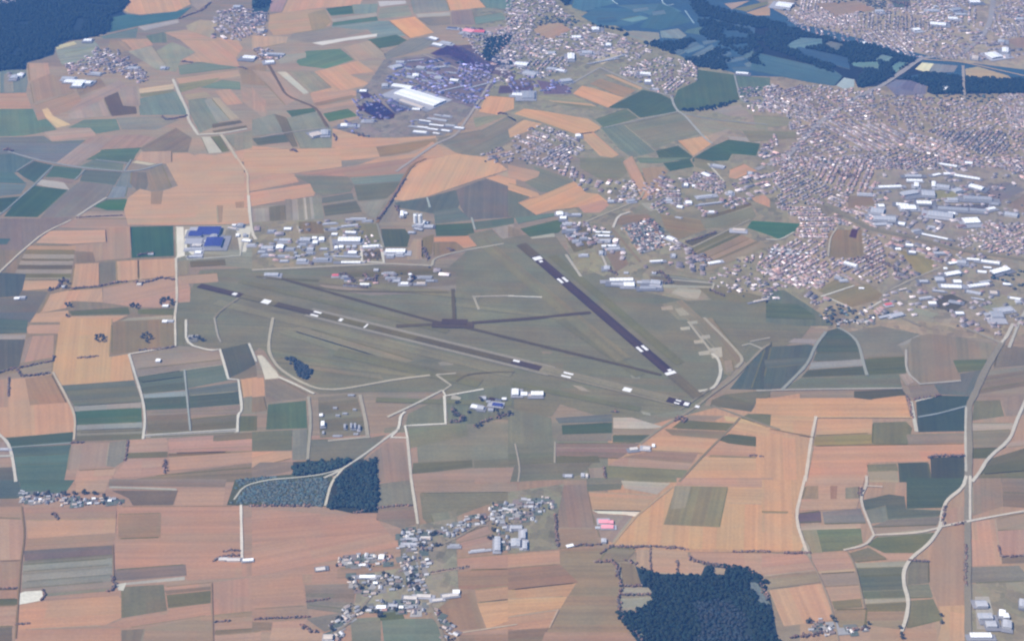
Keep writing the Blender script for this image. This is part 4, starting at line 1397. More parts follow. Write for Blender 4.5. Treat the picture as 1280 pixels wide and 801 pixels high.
def ribbon(name, course, width, z, mat, rgb, label, smooth=True):
    g = [Vector((*gxy(*p), 0)) for p in course]
    if smooth and len(g) > 2:                       # round the bends off once
        out = [g[0]]
        for a, b, c in zip(g, g[1:], g[2:]):
            f1 = min(0.3, 45 / max((b - a).length, 1)); f2 = min(0.3, 45 / max((c - b).length, 1))
            if (b - a).normalized().dot((c - b).normalized()) < 0.45:
                out.append(b)
                continue
            out += [b + (a - b) * f1, b + (a - b) * f1 * .35 + (c - b) * f2 * .35 * 0.9, b + (c - b) * f2]
        g = out + [g[-1]]
    fine = []
    for a, b in zip(g, g[1:]):
        n = max(1, int((b - a).length / 40))
        fine += [a + (b - a) * (i / n) for i in range(n)]
    g = fine + [g[-1]]
    v, f = [], []
    for i, p in enumerate(g):
        d = (g[min(i + 1, len(g) - 1)] - g[max(i - 1, 0)]).normalized()
        nrm = Vector((-d.y, d.x, 0)) * width / 2 * random.uniform(0.85, 1.12)
        v += [p + nrm, p - nrm]
        if i: f.append((2 * i - 2, 2 * i - 1, 2 * i + 1, 2 * i))
    me = mesh(name, v, f, [mat])
    if me.polygons[0].normal.z < 0:
        me.flip_normals()
    o = link(name, me)
    o.location.z = z
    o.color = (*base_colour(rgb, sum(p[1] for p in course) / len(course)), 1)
    tag(o, label, kind='structure')
    return o


verges()
for i, (c, wd, course) in enumerate(roads):
    pale = sum(c) > 560
    ribbon('track' if pale else 'road', course, wd, Z_ROAD + i * 0.006, M_CHALK if pale else M_PAVED, c,
           'pale chalk farm track running between the fields' if pale else 'grey road running between the fields')

# ------------------------------------------------------------------ the airfield's runways and their paint
Z_RW = Z_ROAD + 0.9


def along(a, b, f):
    return (a[0] + (b[0] - a[0]) * f, a[1] + (b[1] - a[1]) * f)


def strip(name, a, b, width, z, rgb, label, mat=None, side=0.0):
    """A straight paved or painted strip from spot a to spot b; side shifts it across, in metres."""
    p, q = Vector((*gxy(*a), 0)), Vector((*gxy(*b), 0))
    d = (q - p).normalized()
    nrm = Vector((-d.y, d.x, 0))
    p, q = p + nrm * side, q + nrm * side
    h = nrm * width / 2
    c = (p + q) / 2
    me = mesh(name, [v - c for v in (p - h, q - h, q + h, p + h)], [(0, 1, 2, 3)], [mat or M_PAVED])
    if me.polygons[0].normal.z < 0: me.flip_normals()
    uvl = me.uv_layers.new(name='metres')
    L = (q - p).length
    for lp, uv in zip(me.loops, [(0, 0), (L, 0), (L, width), (0, width)]):
        uvl.data[lp.index].uv = uv
    o = link(name, me)
    o.location = (c.x, c.y, z)
    o.color = (*base_colour(rgb, (a[1] + b[1]) / 2), 1)
    tag(o, label, kind='structure')
    return o


LA, LB = (249, 357.5), (884, 512)
fx = lambda x: along(LA, LB, (x - LA[0]) / (LB[0] - LA[0]))
strip('runway_shoulder', fx(386), fx(690), 66, Z_RW, (158, 156, 158), 'pale worn shoulder beside the long grey runway')
strip('runway_shoulder', fx(664), fx(846), 52, Z_RW + .02, (152, 148, 144), 'faded overgrown end of the long grey runway')
for x0, x1, c in [(249, 302, (96, 96, 106)), (302, 345, (126, 126, 130)), (345, 397, (104, 104, 108)), (397, 470, (122, 121, 121)),
                  (470, 520, (120, 118, 122)), (520, 640, (112, 111, 112)), (640, 676, (96, 95, 104)), (834, 862, (84, 86, 100))]:
    strip('runway', fx(x0), fx(x1), 34, Z_RW + .06, c, 'dark asphalt of the long grey runway', M_RUNWAY)
strip('runway', fx(680), fx(836), 30, Z_RW + .05, (146, 143, 140), 'faded asphalt of the long grey runway', M_RUNWAY)
PA, PB = (650, 305), (864, 489.4)
fy = lambda y: along(PA, PB, (y - PA[1]) / (PB[1] - PA[1]))
strip('runway', fy(306), fy(321), 46, Z_RW + .06, (112, 110, 122), 'greyish far end of the dark purple runway', M_RUNWAY)
strip('runway', fy(321), fy(469), 42, Z_RW + .08, (92, 91, 106), 'dark purplish asphalt of the shorter runway', M_RUNWAY)
strip('runway', fy(469), fy(497), 44, Z_RW + .06, (126, 122, 126), 'greyish near end of the dark purple runway', M_RUNWAY)
M_PAINT = plain('white_marking_paint', (0.66, 0.65, 0.62), 0.7, 0.2, 0.3)
Z_P = Z_RW + .14
WL = 'white painted marking on the runway'


def pair(f, u, half, gap, wid):
    a, b = f(u - half * .85), f(u + half * .85)
    wid *= .82
    for s_ in (-1, 1):
        strip('runway_marking', a, b, wid, Z_P, (255, 255, 255), WL, M_PAINT, s_ * gap)


strip('runway_marking', fx(328), fx(337.5), 30, Z_P, (255, 255, 255), WL, M_PAINT)
strip('runway_marking', fx(291), fx(296), 18, Z_P, (255, 255, 255), WL, M_PAINT)
pair(fx, 395, 5.5, 12, 13)
strip('runway_marking', fx(424), fx(428), 20, Z_P, (255, 255, 255), WL, M_PAINT)
strip('runway_marking', fx(456.5), fx(458.5), 30, Z_P, (255, 255, 255), WL, M_PAINT)
strip('runway_marking', fx(640), fx(648), 12, Z_P, (255, 255, 255), WL, M_PAINT, 10)
pair(fx, 709, 7, 11, 12)
strip('runway_marking', fx(779), fx(789), 24, Z_P, (255, 255, 255), WL, M_PAINT)
pair(fx, 847, 4, 9, 9)
strip('runway_marking', fx(855), fx(861), 20, Z_P, (255, 255, 255), WL, M_PAINT)
strip('runway_marking', fx(869), fx(874), 14, Z_P, (255, 255, 255), WL, M_PAINT)
strip('runway_marking', fy(322), fy(325.5), 36, Z_P, (255, 255, 255), WL, M_PAINT)
strip('runway_marking', fy(326.5), fy(328.5), 14, Z_P, (255, 255, 255), WL, M_PAINT)
pair(fy, 351, 3.2, 11, 14)
pair(fy, 436.5, 3.5, 11, 14)
strip('runway_marking', fy(465.5), fy(468.5), 40, Z_P, (255, 255, 255), WL, M_PAINT)
strip('runway_marking', fy(463), fy(465), 14, Z_P, (255, 255, 255), WL, M_PAINT, 8)
for c, wd, pts in [((106, 106, 112), 15, [(352, 349), (430, 371), (537, 401), (592, 412), (640, 424), (765, 454), (826, 469)]),
                   ((102, 101, 110), 18, [(590, 404), (660, 399), (738, 391)]), ((110, 110, 116), 14, [(566, 362), (568, 400), (566, 405)]),
                   ((110, 109, 118), 20, [(495, 408), (545, 406), (570, 407)]), ((125, 124, 128), 12, [(320, 346), (352, 349), (420, 364), (560, 366)]),
                   ((150, 146, 146), 10, [(268, 398), (274, 390), (300, 372)]), ((176, 172, 172), 7, [(268, 398), (272, 420), (276, 428)]),
                   ((128, 124, 126), 12, [(838, 470), (850, 482), (868, 494)]), ((150, 147, 146), 12, [(768, 484), (800, 494), (846, 506)])]:
    ribbon('taxiway', pts, wd, Z_ROAD + .8 + wd * .002, M_PAVED, c, 'narrow dark taxiway crossing the airfield grass')

strip('apron', (540, 406.5), (592, 407), 46, Z_RW + .04, (102, 100, 114), 'dark apron where the taxiways meet on the airfield', M_RUNWAY)
strip('apron', (552, 402.5), (584, 403.5), 40, Z_RW + .05, (98, 96, 112), 'dark apron where the taxiways meet on the airfield', M_RUNWAY)
for a, b, wd, c in [((270, 378), (640, 468), 46, (143, 142, 138)), ((300, 352), (560, 415), 30, (128, 130, 130)), ((600, 300), (780, 450), 60, (141, 140, 136)), ((690, 320), (850, 455), 40, (128, 131, 128)),
                    ((400, 350), (600, 372), 50, (140, 139, 137)), ((420, 440), (600, 480), 60, (129, 132, 129)), ((480, 425), (640, 466), 18, (150, 149, 145)), ((560, 380), (730, 402), 26, (141, 141, 138)),
                    ((640, 480), (800, 512), 30, (127, 131, 127)), ((340, 450), (520, 470), 24, (142, 141, 136)), ((700, 400), (800, 470), 40, (128, 130, 130)), ((470, 500), (640, 505), 30, (130, 134, 129))]:
    strip('mown_strip', a, b, wd, Z_ROAD - .25 + wd * .002, c, 'mown band of airfield grass', M_GRASS)

# ------------------------------------------------------------------ crowns, woods, hedges and trees
PHI = (1 + 5 ** .5) / 2
ICO_V = np.array([(-1, PHI, 0), (1, PHI, 0), (-1, -PHI, 0), (1, -PHI, 0), (0, -1, PHI), (0, 1, PHI), (0, -1, -PHI), (0, 1, -PHI),
                  (PHI, 0, -1), (PHI, 0, 1), (-PHI, 0, -1), (-PHI, 0, 1)]) / math.hypot(1, PHI)
ICO_F = np.array([(0, 11, 5), (0, 5, 1), (0, 1, 7), (0, 7, 10), (0, 10, 11), (1, 5, 9), (5, 11, 4), (11, 10, 2), (10, 7, 6), (7, 1, 8),
                  (3, 9, 4), (3, 4, 2), (3, 2, 6), (3, 6, 8), (3, 8, 9), (4, 9, 5), (2, 4, 11), (6, 2, 10), (8, 6, 7), (9, 8, 1)])


def blobs(P, rad, hgt, tint, squash=1.0):
    """Leafy crowns: P n x 2 spots, rad and hgt arrays, tint n x 3."""
    n = len(P)
    jit = RNG.uniform(0.62, 1.3, (n, 12, 1))
    V = ICO_V[None] * jit
    ang = RNG.uniform(0, 6.28, n)
    c, s = np.cos(ang)[:, None], np.sin(ang)[:, None]
    X = V[:, :, 0] * c - V[:, :, 1] * s
    Y = V[:, :, 0] * s + V[:, :, 1] * c
    out = np.stack([X * rad[:, None] + P[:, 0:1], Y * rad[:, None] + P[:, 1:2],
                    (V[:, :, 2] * 0.5 + 0.5) * hgt[:, None]], axis=2)
    F = (ICO_F[None] + (np.arange(n) * 12)[:, None, None]).reshape(-1, 3)
    T = np.repeat(tint, 12, axis=0) * np.tile(RNG.uniform(0.9, 1.1, (1, 12, 1)), (n, 1, 1)).reshape(-1, 1)
    return out.reshape(-1, 3), F, T


GREEN = np.array([0.012, 0.02, 0.014])


def crown_tint(n, base=GREEN, spread=0.27):
    k = RNG.lognormal(0, spread, (n, 1))
    h = RNG.uniform(-0.25, 0.25, (n, 1))
    return base * k * np.concatenate([1 + h, np.ones((n, 1)), 1 - h * .6], axis=1)


def scatter(poly_px, spacing, holes=(), keep=None):
    """Jittered spots on the plain inside a figure given in photo spots."""
    g = gpts(poly_px)
    a = np.array(g)
    lo, hi = a.min(0), a.max(0)
    gx, gy = np.meshgrid(np.arange(lo[0], hi[0], spacing), np.arange(lo[1], hi[1], spacing))
    gx = gx.ravel() + RNG.uniform(-.55, .55, gx.size) * spacing
    gy = gy.ravel() + RNG.uniform(-.55, .55, gy.size) * spacing
    m = inside(gx, gy, g)
    for h in holes:
        m &= ~inside(gx, gy, gpts(h))
    return np.stack([gx[m], gy[m]], axis=1)


def Z(x0, y0, s, text):
    return [(x0 + float(q.split(',')[0]) / s, y0 + float(q.split(',')[1]) / s) for q in text.split()]


def patchy(P, scale, lo):
    """Keep fewer spots where a slow random field is low, so the mass has gaps and thin places."""
    f = np.zeros(len(P))
    for k in range(5):
        a = RNG.uniform(0, 6.28)
        f += np.sin((P[:, 0] * math.cos(a) + P[:, 1] * math.sin(a)) / scale * RNG.uniform(.6, 1.8) + RNG.uniform(0, 6.28))
    return f / 5 > lo


ROAD_PTS = []
for c_, w_, course_ in roads:
    g_ = [np.array(gxy(*p)) for p in course_]
    for a_, b_ in zip(g_, g_[1:]):
        n_ = max(1, int(np.linalg.norm(b_ - a_) / 6))
        ROAD_PTS += [a_ + (b_ - a_) * (i / n_) for i in range(n_ + 1)]
ROAD_PTS = np.array(ROAD_PTS)


def off_road(P, gap):
    lo, hi = P.min(0) - gap, P.max(0) + gap
    Q = ROAD_PTS[((ROAD_PTS > lo) & (ROAD_PTS < hi)).all(1)]
    if not len(Q): return P
    keep = np.ones(len(P), dtype=bool)
    for i in range(0, len(P), 2000):
        d = ((P[i:i + 2000, None, :] - Q[None]) ** 2).sum(2).min(1)
        keep[i:i + 2000] = d > gap * gap
    return P[keep]


def wood(poly, spacing, size, height, label, holes=(), base=GREEN, gaps=-9.0, name='wood', floor=(0.022, 0.03, 0.018)):
    big = [(px + (px - sum(p[0] for p in poly) / len(poly)) * .04, py + (py - sum(p[1] for p in poly) / len(poly)) * .04) for px, py in poly]
    P = scatter(big, spacing, holes)
    wob = 9 * np.sin(P / 23.0 + 1.3)[:, ::-1] + 14 * np.sin(P / 61.0)[:, ::-1] + RNG.normal(0, 5, P.shape)
    P = off_road(P[inside(P[:, 0] + wob[:, 0], P[:, 1] + wob[:, 1], gpts(poly))], size + 3)
    if gaps > -5: P = P[patchy(P, 60, gaps)]
    n = len(P)
    r = size * RNG.uniform(0.6, 1.3, n)
    V, F, T = blobs(P, r, height * RNG.uniform(0.88, 1.1, n), crown_tint(n, base, .16))
    V[:, 2] += 0.5
    o = link(name, big_mesh(name, V, F, M_LEAF, T))
    return tag(o, label, kind='stuff', cat='wood')


A4 = lambda t: Z(0, 0, 4, t)
B4 = lambda t: Z(320, 0, 4, t)
C4 = lambda t: Z(640, 0, 4, t)
D4 = lambda t: Z(960, 0, 4, t)
N4 = lambda t: Z(320, 600, 3.984, t)
O4 = lambda t: Z(640, 600, 3.984, t)
J4 = lambda t: Z(320, 400, 4, t)
wood(A4('-150,-120 655,-120 640,10 600,60 560,90 540,165 420,197 350,203 275,236 268,272 135,313 130,348 -150,352'), 15, 9.5, 16,
     'broad dark forest in the upper left corner of the plain',
     [A4('358,142 390,92 422,88 416,150 372,168'), A4('50,275 85,238 105,245 80,292'), A4('80,118 150,108 145,128 90,130'),
      A4('430,22 545,28 548,42 470,38'), A4('-20,30 60,20 120,0 -20,-30')])
wood(C4('180,-60 320,-60 300,40 350,90 430,135 565,155 565,185 690,218 745,195 870,195 940,210 800,260 830,285 920,290 1015,240 1110,262 1090,330 1080,358 930,342 840,288 700,238 560,160 430,140 240,30'),
     15, 9.5, 15, 'dark riverside wood along the edge of the valley meadows', gaps=-0.28)
wood(C4('820,-60 870,-60 1000,35 1280,100 1280,150 1100,120 940,88 900,50'), 14, 9.5, 15, 'upper dark belt of trees along the valley meadows', gaps=-0.35)
wood(C4('930,110 1000,98 1280,190 1280,330 1200,320 1100,250 1020,235 940,170'), 15, 9.5, 15, 'dark wood between the small meadows of the valley',
     [C4('1050,150 1180,170 1170,200 1060,190'), C4('1150,280 1230,235 1245,245 1180,300'), C4('1100,225 1180,215 1170,240 1110,245')], gaps=-0.2)
wood(D4('-10,115 95,120 95,150 150,150 270,180 380,215 500,222 740,300 560,420 450,440 430,395 370,380 150,300 -10,250'), 14, 9.5, 15,
     'dark wooded band of the river valley on the near side of the suburb',
     [D4('80,232 160,190 270,195 270,230 120,252'), D4('275,225 300,205 380,225 340,262'), D4('530,300 570,275 640,290 592,315'), D4('410,315 560,310 550,355 430,332'),
      D4('610,342 650,310 700,315 640,366'), D4('340,430 380,390 432,400 430,437'), D4('150,235 400,290 410,350 160,280')], gaps=-0.4)
wood(D4('660,392 800,366 940,385 1000,390 1330,402 1330,465 830,475 800,430'), 13, 9.5, 15, 'straight dark belt of trees between the town and the river', gaps=-0.8)
WB = O4('615,430 700,465 760,455 810,468 940,475 960,430 1060,430 1150,440 1240,500 1290,600 1330,850 660,850 640,800 590,745 545,700 530,655 640,640 700,590 690,565 640,530')
wood(WB, 9.5, 7.0, 11, 'dark blue wood at the lower edge beside the orange field',
     [O4('1170,510 1222,510 1290,625 1235,622'), O4('1000,435 1067,440 1060,477 1010,470'), O4('545,537 680,535 702,570 555,570'), O4('535,592 702,580 690,612 600,655 530,642'),
      O4('900,610 1080,590 1180,700 1200,830 850,830 950,760')])
wood(O4('900,610 1080,590 1180,700 1200,850 840,850 950,760'), 9.5, 6.5, 9, 'lighter scrubby growth in the middle of the lower wood',
     base=np.array([0.028, 0.035, 0.037]), gaps=-0.7)
wood(N4('390,-10 600,-110 605,160 480,163 360,138'), 8.5, 7, 11, 'dark square wood beside the white farm track', base=np.array([.022, .034, .026]))
wood(J4('180,712 520,697 530,725 440,775 250,790 190,785'), 8.5, 7, 11, 'dark wood strip beyond the pale track bend', base=np.array([.03, .044, .03]))
wood(N4('-142,122 -104,4 -8,-8 210,-26 352,-34 385,0 350,128 180,124'), 7.5, 6, 2.6, 'thin scrub west of the dark square wood', base=np.array([0.075, 0.092, 0.078]), gaps=-0.75)
wood(J4('145,200 180,188 260,240 300,280 345,312 300,318 220,285 170,250'), 7, 6.5, 9, 'dark grove lying alone in the airfield grass', base=np.array([.03, .035, .033]), gaps=-0.25)
wood(B4('-20,-40 60,-40 72,20 40,45 -20,40'), 14, 9, 14, 'small dark wood at the top edge beside the village', gaps=-.5)
wood(B4('1150,200 1280,180 1300,330 1200,330 1120,290'), 14, 8, 12, 'trees between the storage lots and the suburb', gaps=-0.1)
wood(C4('830,545 1000,530 1140,500 1140,512 1010,552 840,562'), 11, 6, 9, 'dark line of bushes below the large green field', gaps=-.6)


def hedge(label, width, height, course, base=np.array([0.15, 0.098, 0.07]), thin=0.0):
    g = [np.array(gxy(*p)) for p in course]
    P = []
    for a, b in zip(g, g[1:]):
        n = max(2, int(np.linalg.norm(b - a) / 2.6))
        for i in range(n):
            if RNG.random() < thin * .6: continue
            P.append(a + (b - a) * (i + RNG.random()) / n + RNG.normal(0, width * .28, 2))
    P = np.array(P)
    n = len(P)
    c0 = P.mean(0)
    V, F, T = blobs(P - c0, RNG.uniform(2.6, 5.0, n), height * RNG.uniform(0.5, 1.2, n), crown_tint(n, base))
    o = link('hedge', big_mesh('hedge', V, F, M_LEAF, T))
    o.location = (c0[0], c0[1], 0.3)
    return tag(o, label, 'hedge')


for lab, wd, h, course, thin in [
    ('long ragged brown hedge below the large orange field', 7, 7, O4('495,330 600,335 690,330 720,332 800,338 870,345'), .2),
    ('winding dark hedge along the top right of the lower wood', 12, 9, O4('880,380 900,400 960,415 1060,432 1150,440 1210,480 1250,540 1275,600'), .1),
    ('winding dark hedge down the left of the lower wood', 10, 8, O4('410,408 500,405 525,440 545,520 530,600 535,655 600,745 650,801'), .15),
    ('short dark hedge joining the lower wood to the brown field', 8, 7, O4('440,365 470,345 500,330'), .2),
    ('short upright hedge dividing two tan plots above the lower wood', 6, 6, O4('822,400 826,435 825,468'), .1),
    ('thin hedge between two tan plots left of the upright one', 4, 5, O4('690,345 690,390 692,450'), .3),
    ('hedge clump at the corner of the tan plots above the lower wood', 10, 8, O4('565,400 600,412 620,420'), .1),
    ('dotted hedge along the lower right end of the orange field', 5, 6, O4('1100,357 1160,358 1210,352 1280,357'), .35),
    ('dark hedge between two thin grey strips left of the lower wood', 7, 7, O4('550,570 620,570 700,568'), .1),
    ('dark hedge above the thin grey strip left of the lower wood', 5, 6, O4('548,525 600,528 650,525'), .2),
    ('dark hedge at the foot of the thin grey strips left of the lower wood', 8, 8, O4('530,660 580,665 640,655'), .1),
    ('dark hedge left of the orange field end with the track fork', 7, 7, Z(960, 600, 3.984, '75,362 130,364 205,362'), .05),
    ('dark hedge along the pink plot near the white lane end', 9, 8, Z(960, 600, 3.984, '110,785 170,775 230,768 290,755'), .1),
    ('brown hedge at the right of the small lower farmstead', 9, 8, Z(960, 600, 3.984, '400,745 450,745 500,735'), .1),
    ('short brown hedge above the small lower farmstead', 7, 6, Z(960, 600, 3.984, '190,710 230,710 260,708'), .1),
    ('dark hedge leaving the white lane to the right', 6, 6, Z(960, 600, 3.984, '705,400 750,404 805,405'), .1),
    ('dark bushes lining the white lane where it meets the main road', 8, 7, Z(960, 600, 3.984, '880,130 875,180 862,215 885,225'), .1),
    ('brown hedge between the crossroads and the pink field', 6, 6, Z(960, 600, 3.984, '920,225 960,215 990,210'), .2),
    ('dark hedge at the right edge of the tall pink field', 7, 6, Z(960, 600, 3.984, '985,320 983,420 985,530'), .3),
    ('brown hedge under the pink field by the right edge', 5, 6, Z(960, 600, 3.984, '1160,380 1220,380 1300,376'), .1),
    ('brown hedge down the left side of that right edge pink field', 4, 5, Z(960, 600, 3.984, '1148,325 1155,360 1160,380'), .1),
    ('dark clump of bushes beside the bend of the thin white lane', 9, 8, Z(960, 600, 3.984, '460,40 470,55 455,75'), .0),
    ('dark hedge along the upper edge of the blue green field', 7, 8, Z(960, 400, 4, '800,692 830,682 900,680 980,682'), .1),
    ('dark hedge in the corner of the blue field above the orange one', 8, 7, Z(960, 400, 4, '730,400 800,388 860,378'), .35),
    ('brown hedge at the right end of the long orange field', 6, 6, Z(960, 400, 4, '695,380 710,430 722,490'), .2),
    ('dark creek hedge left of the large orange field', 6, 6, Z(0, 400, 4, '95,240 180,220 265,205 268,180'), .05),
    ('dark creek hedge at the left edge below the slate field', 8, 7, Z(0, 400, 4, '-40,270 30,255 75,240 100,265 110,282 180,275 250,265'), .1),
    ('thin dark hedge between two pinkish fields at the left edge', 4, 5, Z(0, 400, 4, '45,292 43,340 42,382'), .1),
    ('dark hedge at the foot of the white lane by the green fields', 6, 6, Z(0, 400, 4, '358,612 390,614 420,612'), .1),
    ('thin brown hedge between the mauve and grey plots', 4, 5, Z(0, 400, 4, '640,600 635,660 625,705'), .1),
    ('brown hedge under the turbine shaped copse', 6, 6, Z(0, 400, 4, '392,190 440,186 490,182'), .0),
    ('dark hedge below the dull brown field by the white lane', 5, 6, Z(0, 400, 4, '695,152 770,148 850,138 872,132'), .15),
    ('dark tree clump standing in the pink field', 9, 9, Z(0, 400, 4, '828,705 822,740 825,768'), .0),
    ('dark hedge running along the orange fields left of the white yard', 8, 7, Z(0, 200, 4, '360,645 420,638 500,632 580,612 640,608'), .2),
    ('dark hedge between the orange field and the airfield lane', 11, 9, Z(0, 200, 4, '668,610 700,618 760,605 800,590 870,600'), .1),
    ('brown hedge at the right edge of the striped fields', 8, 8, Z(0, 200, 4, '240,655 290,640 310,605 340,605'), .1),
    ('dark hedge along the brown strip beyond the green plot', 4, 5, Z(0, 200, 4, '380,290 450,285 610,278'), .1),
    ('dark copse on the lower edge of the dark green field', 8, 8, Z(0, 200, 4, '690,480 720,472 765,470'), .1),
    ('dark hedge around the gravel yard beside the striped field', 6, 6, Z(0, 600, 3.984, '215,548 225,570 205,600'), .0),
    ('dark hedge beside the small white yard between striped fields', 8, 8, Z(0, 600, 3.984, '525,558 560,550 572,520 560,480'), .1),
    ('short brown hedge in the pink field at the left edge', 4, 5, Z(0, 600, 3.984, '-40,540 30,540 85,538'), .1),
    ('short brown hedge below the gravel yard', 4, 5, Z(0, 600, 3.984, '75,716 110,716 148,713'), .1),
    ('dark hedge round the lone farm in the pink field', 7, 7, Z(0, 600, 3.984, '1065,405 1090,385 1130,378 1195,376'), .05),
    ('second dark hedge above the lone farm in the pink field', 7, 6, Z(0, 600, 3.984, '1115,355 1150,350 1195,352'), .1),
    ('dark clump in the brown strip below the hamlet', 8, 8, Z(0, 600, 3.984, '262,165 275,180 288,195'), .0),
    ('brown hedge along the pink field at the foot of the track', 5, 5, Z(0, 600, 3.984, '1065,708 1100,704 1148,700'), .1),
    ('dark field hedge below the village houses on the left', 10, 8, N4('225,720 250,740 280,755 310,760'), .1),
    ('thin dark field hedge left of the village', 4, 5, N4('250,605 300,600 360,592'), .1),
    ('dark hedge above the mauve strips below the village', 5, 6, N4('-10,692 100,688 200,684 268,680'), .25),
    ('thin dark hedge between village plots near the road', 4, 5, N4('870,460 950,448 1055,432'), .1),
    ('dark hedge below the dark square wood', 5, 6, N4('480,165 600,140 700,128 780,125'), .3),
    ('dark tree line right of the upper village houses', 6, 8, O4('215,170 220,235 228,335'), .3),
    ('dark field bushes along the brown field below the village lane', 6, 7, O4('310,330 350,322 380,325 440,318'), .1),
    ('dark hedge above the thin scrub', 7, 7, N4('-40,130 60,128 180,130 280,128'), .4),
    ('dark hedge at the airfield building group in the grass', 10, 8, J4('985,440 1000,470 1040,490 1010,510 975,505'), .2),
    ('dark hedge below the airfield building group', 9, 8, J4('1090,535 1115,525 1130,510 1200,490 1280,470'), .35),
    ('dark clump where the runway road meets the pink fields', 12, 9, Z(640, 400, 4, '815,505 840,490 870,495 850,515'), .0),
    ('short dark hedge at the pale triangular field', 6, 6, Z(640, 400, 4, '500,460 520,458 535,462'), .0),
    ('short dark hedge in the orange field near the diagonal track', 6, 6, Z(640, 400, 4, '1182,680 1220,678 1255,684'), .0),
    ('thin dark hedge at the right of the small pink plot', 5, 6, Z(640, 400, 4, '460,735 464,765 466,790'), .0),
    ('dark hedge along the apron edge of the hangars', 8, 8, Z(320, 200, 4, '440,625 500,632 560,640'), .1),
    ('dark trees between the hangars and the barracks', 16, 10, Z(320, 200, 4, '420,570 450,578 480,600 500,615'), .1),
    ('dark trees beside the white topped tower', 14, 10, Z(320, 200, 4, '540,570 560,600 590,610 600,580'), .1),
    ('dark trees right of the white topped tower', 14, 10, Z(320, 200, 4, '760,565 790,590 775,610'), .0),
    ('dark tree clump by the silos and the brown plot', 14, 9, Z(320, 200, 4, '700,230 715,265 740,290'), .1),
    ('dark trees at the lower end of the brown plot', 12, 9, Z(320, 200, 4, '840,440 850,480 870,500'), .1),
    ('dark trees along the road up to the orange fields', 9, 9, Z(320, 200, 4, '610,300 650,250 700,170 740,100'), .3),
    ('dark copse inside the brown field by the airfield road', 10, 8, Z(320, 200, 4, '955,440 970,450 990,455'), .0),
    ('dark trees at the works yard below the barracks', 18, 10, Z(640, 200, 4, '700,570 740,565 780,590 790,620 740,610'), .1),
    ('dark trees at the corner of the barracks field', 14, 10, Z(640, 200, 4, '480,545 500,560 520,575'), .0),
    ('dark diagonal tree belt right of the reddish housing', 16, 10, Z(640, 200, 4, '850,430 890,455 940,490 990,500'), .15),
    ('dark hedge beyond the strip fields by the suburb', 6, 6, Z(640, 200, 4, '870,408 940,390 1020,360'), .2),
    ('dark trees at the foot of the strip fields', 12, 9, Z(640, 200, 4, '990,650 1020,665 1060,680'), .1),
    ('dark trees down the middle of the reddish housing', 12, 9, Z(640, 200, 4, '680,310 710,330 730,360'), .1),
    ('dark park trees among the upper town houses', 26, 11, Z(960, 200, 4, '350,60 390,90 430,75 445,95'), .1),
    ('dark trees round the sports ground', 20, 10, Z(960, 200, 4, '485,480 520,500 600,520 640,560 700,590'), .2),
    ('dark trees beside the small brown field in the town', 16, 10, Z(960, 200, 4, '420,500 470,490 500,510 520,540'), .2),
    ('dark round park in the middle of the town', 30, 11, D4('860,530 890,540 910,555 880,560'), .0),
    ('dark trees by the far white hall of the suburb', 30, 11, D4('600,5 650,20 700,15 690,35'), .1),
    ('dark field hedge in the far pinkish field', 8, 7, A4('905,310 935,312 965,316'), .0),
    ('dark hedge at the tip of the far green wedge', 6, 6, A4('1190,338 1215,340 1235,348'), .0),
    ('dark hedge round the far pale building in the green fields', 8, 8, A4('810,585 830,600 880,595 940,580'), .1),
    ('dark far hedge under the tan field by the forest', 10, 8, A4('890,98 950,75 1010,55 1050,15'), .2),
    ('dark clump at the end of the slate field near the left edge', 14, 10, A4('20,755 40,750 60,758'), .0),
    ('dark clump at the corner of the big pinkish field', 12, 9, B4('165,755 185,752 205,762'), .0),
    ('short dark hedge beside the far white sheds', 8, 8, B4('385,675 400,690 398,705'), .0),
    ('dark hedge between the works and the big pinkish field', 10, 8, B4('490,665 520,675 550,685'), .1),
    ('dark clump in the far orange field by the works', 10, 8, B4('1205,570 1230,568 1255,574'), .0),
]:
    hedge(lab, wd, h, course, thin=thin)

# ---- single trees: trunk and limbs, crown of leaf clumps
TREE_KINDS = []
for k in range(4):
    tv, tf = [], []
    H = 9.0 + k
    def limb(a, b, r0, r1):
        d = (b - a).normalized()
        u = d.orthogonal().normalized(); w2 = d.cross(u)
        n0 = len(tv)
        for p, r in ((a, r0), (b, r1)):
            for i in range(6):
                t_ = i * math.pi / 3
                tv.append(p + (u * math.cos(t_) + w2 * math.sin(t_)) * r)
        for i in range(6):
            j = (i + 1) % 6
            tf.append((n0 + i, n0 + j, n0 + 6 + j, n0 + 6 + i))
    limb(Vector((0, 0, 0)), Vector((0, 0, H * .5)), .38, .24)
    for i in range(4):
        t_ = i * 1.57 + random.random()
        limb(Vector((0, 0, H * (.3 + .05 * i))), Vector((math.cos(t_) * H * .25, math.sin(t_) * H * .25, H * .68)), .17, .06)
    trunk_me = mesh('trunk', tv, tf, [M_BARK])
    n = 38
    q = RNG.normal(0, 1, (n, 3))
    q /= np.linalg.norm(q, axis=1)[:, None]
    q *= RNG.uniform(.45, 1, (n, 1)) * np.array([H * .36, H * .36, H * .36])
    V, F, T = blobs(q[:, :2], RNG.uniform(.9, 1.7, n), RNG.uniform(1.5, 2.6, n), crown_tint(n, np.array([.07, .062, .042]), .4))
    V[:, 2] += np.repeat(q[:, 2], 12) + H * .58
    crown_me = big_mesh('crown', V, F, M_LEAF, T)
    TREE_KINDS.append((trunk_me, crown_me))


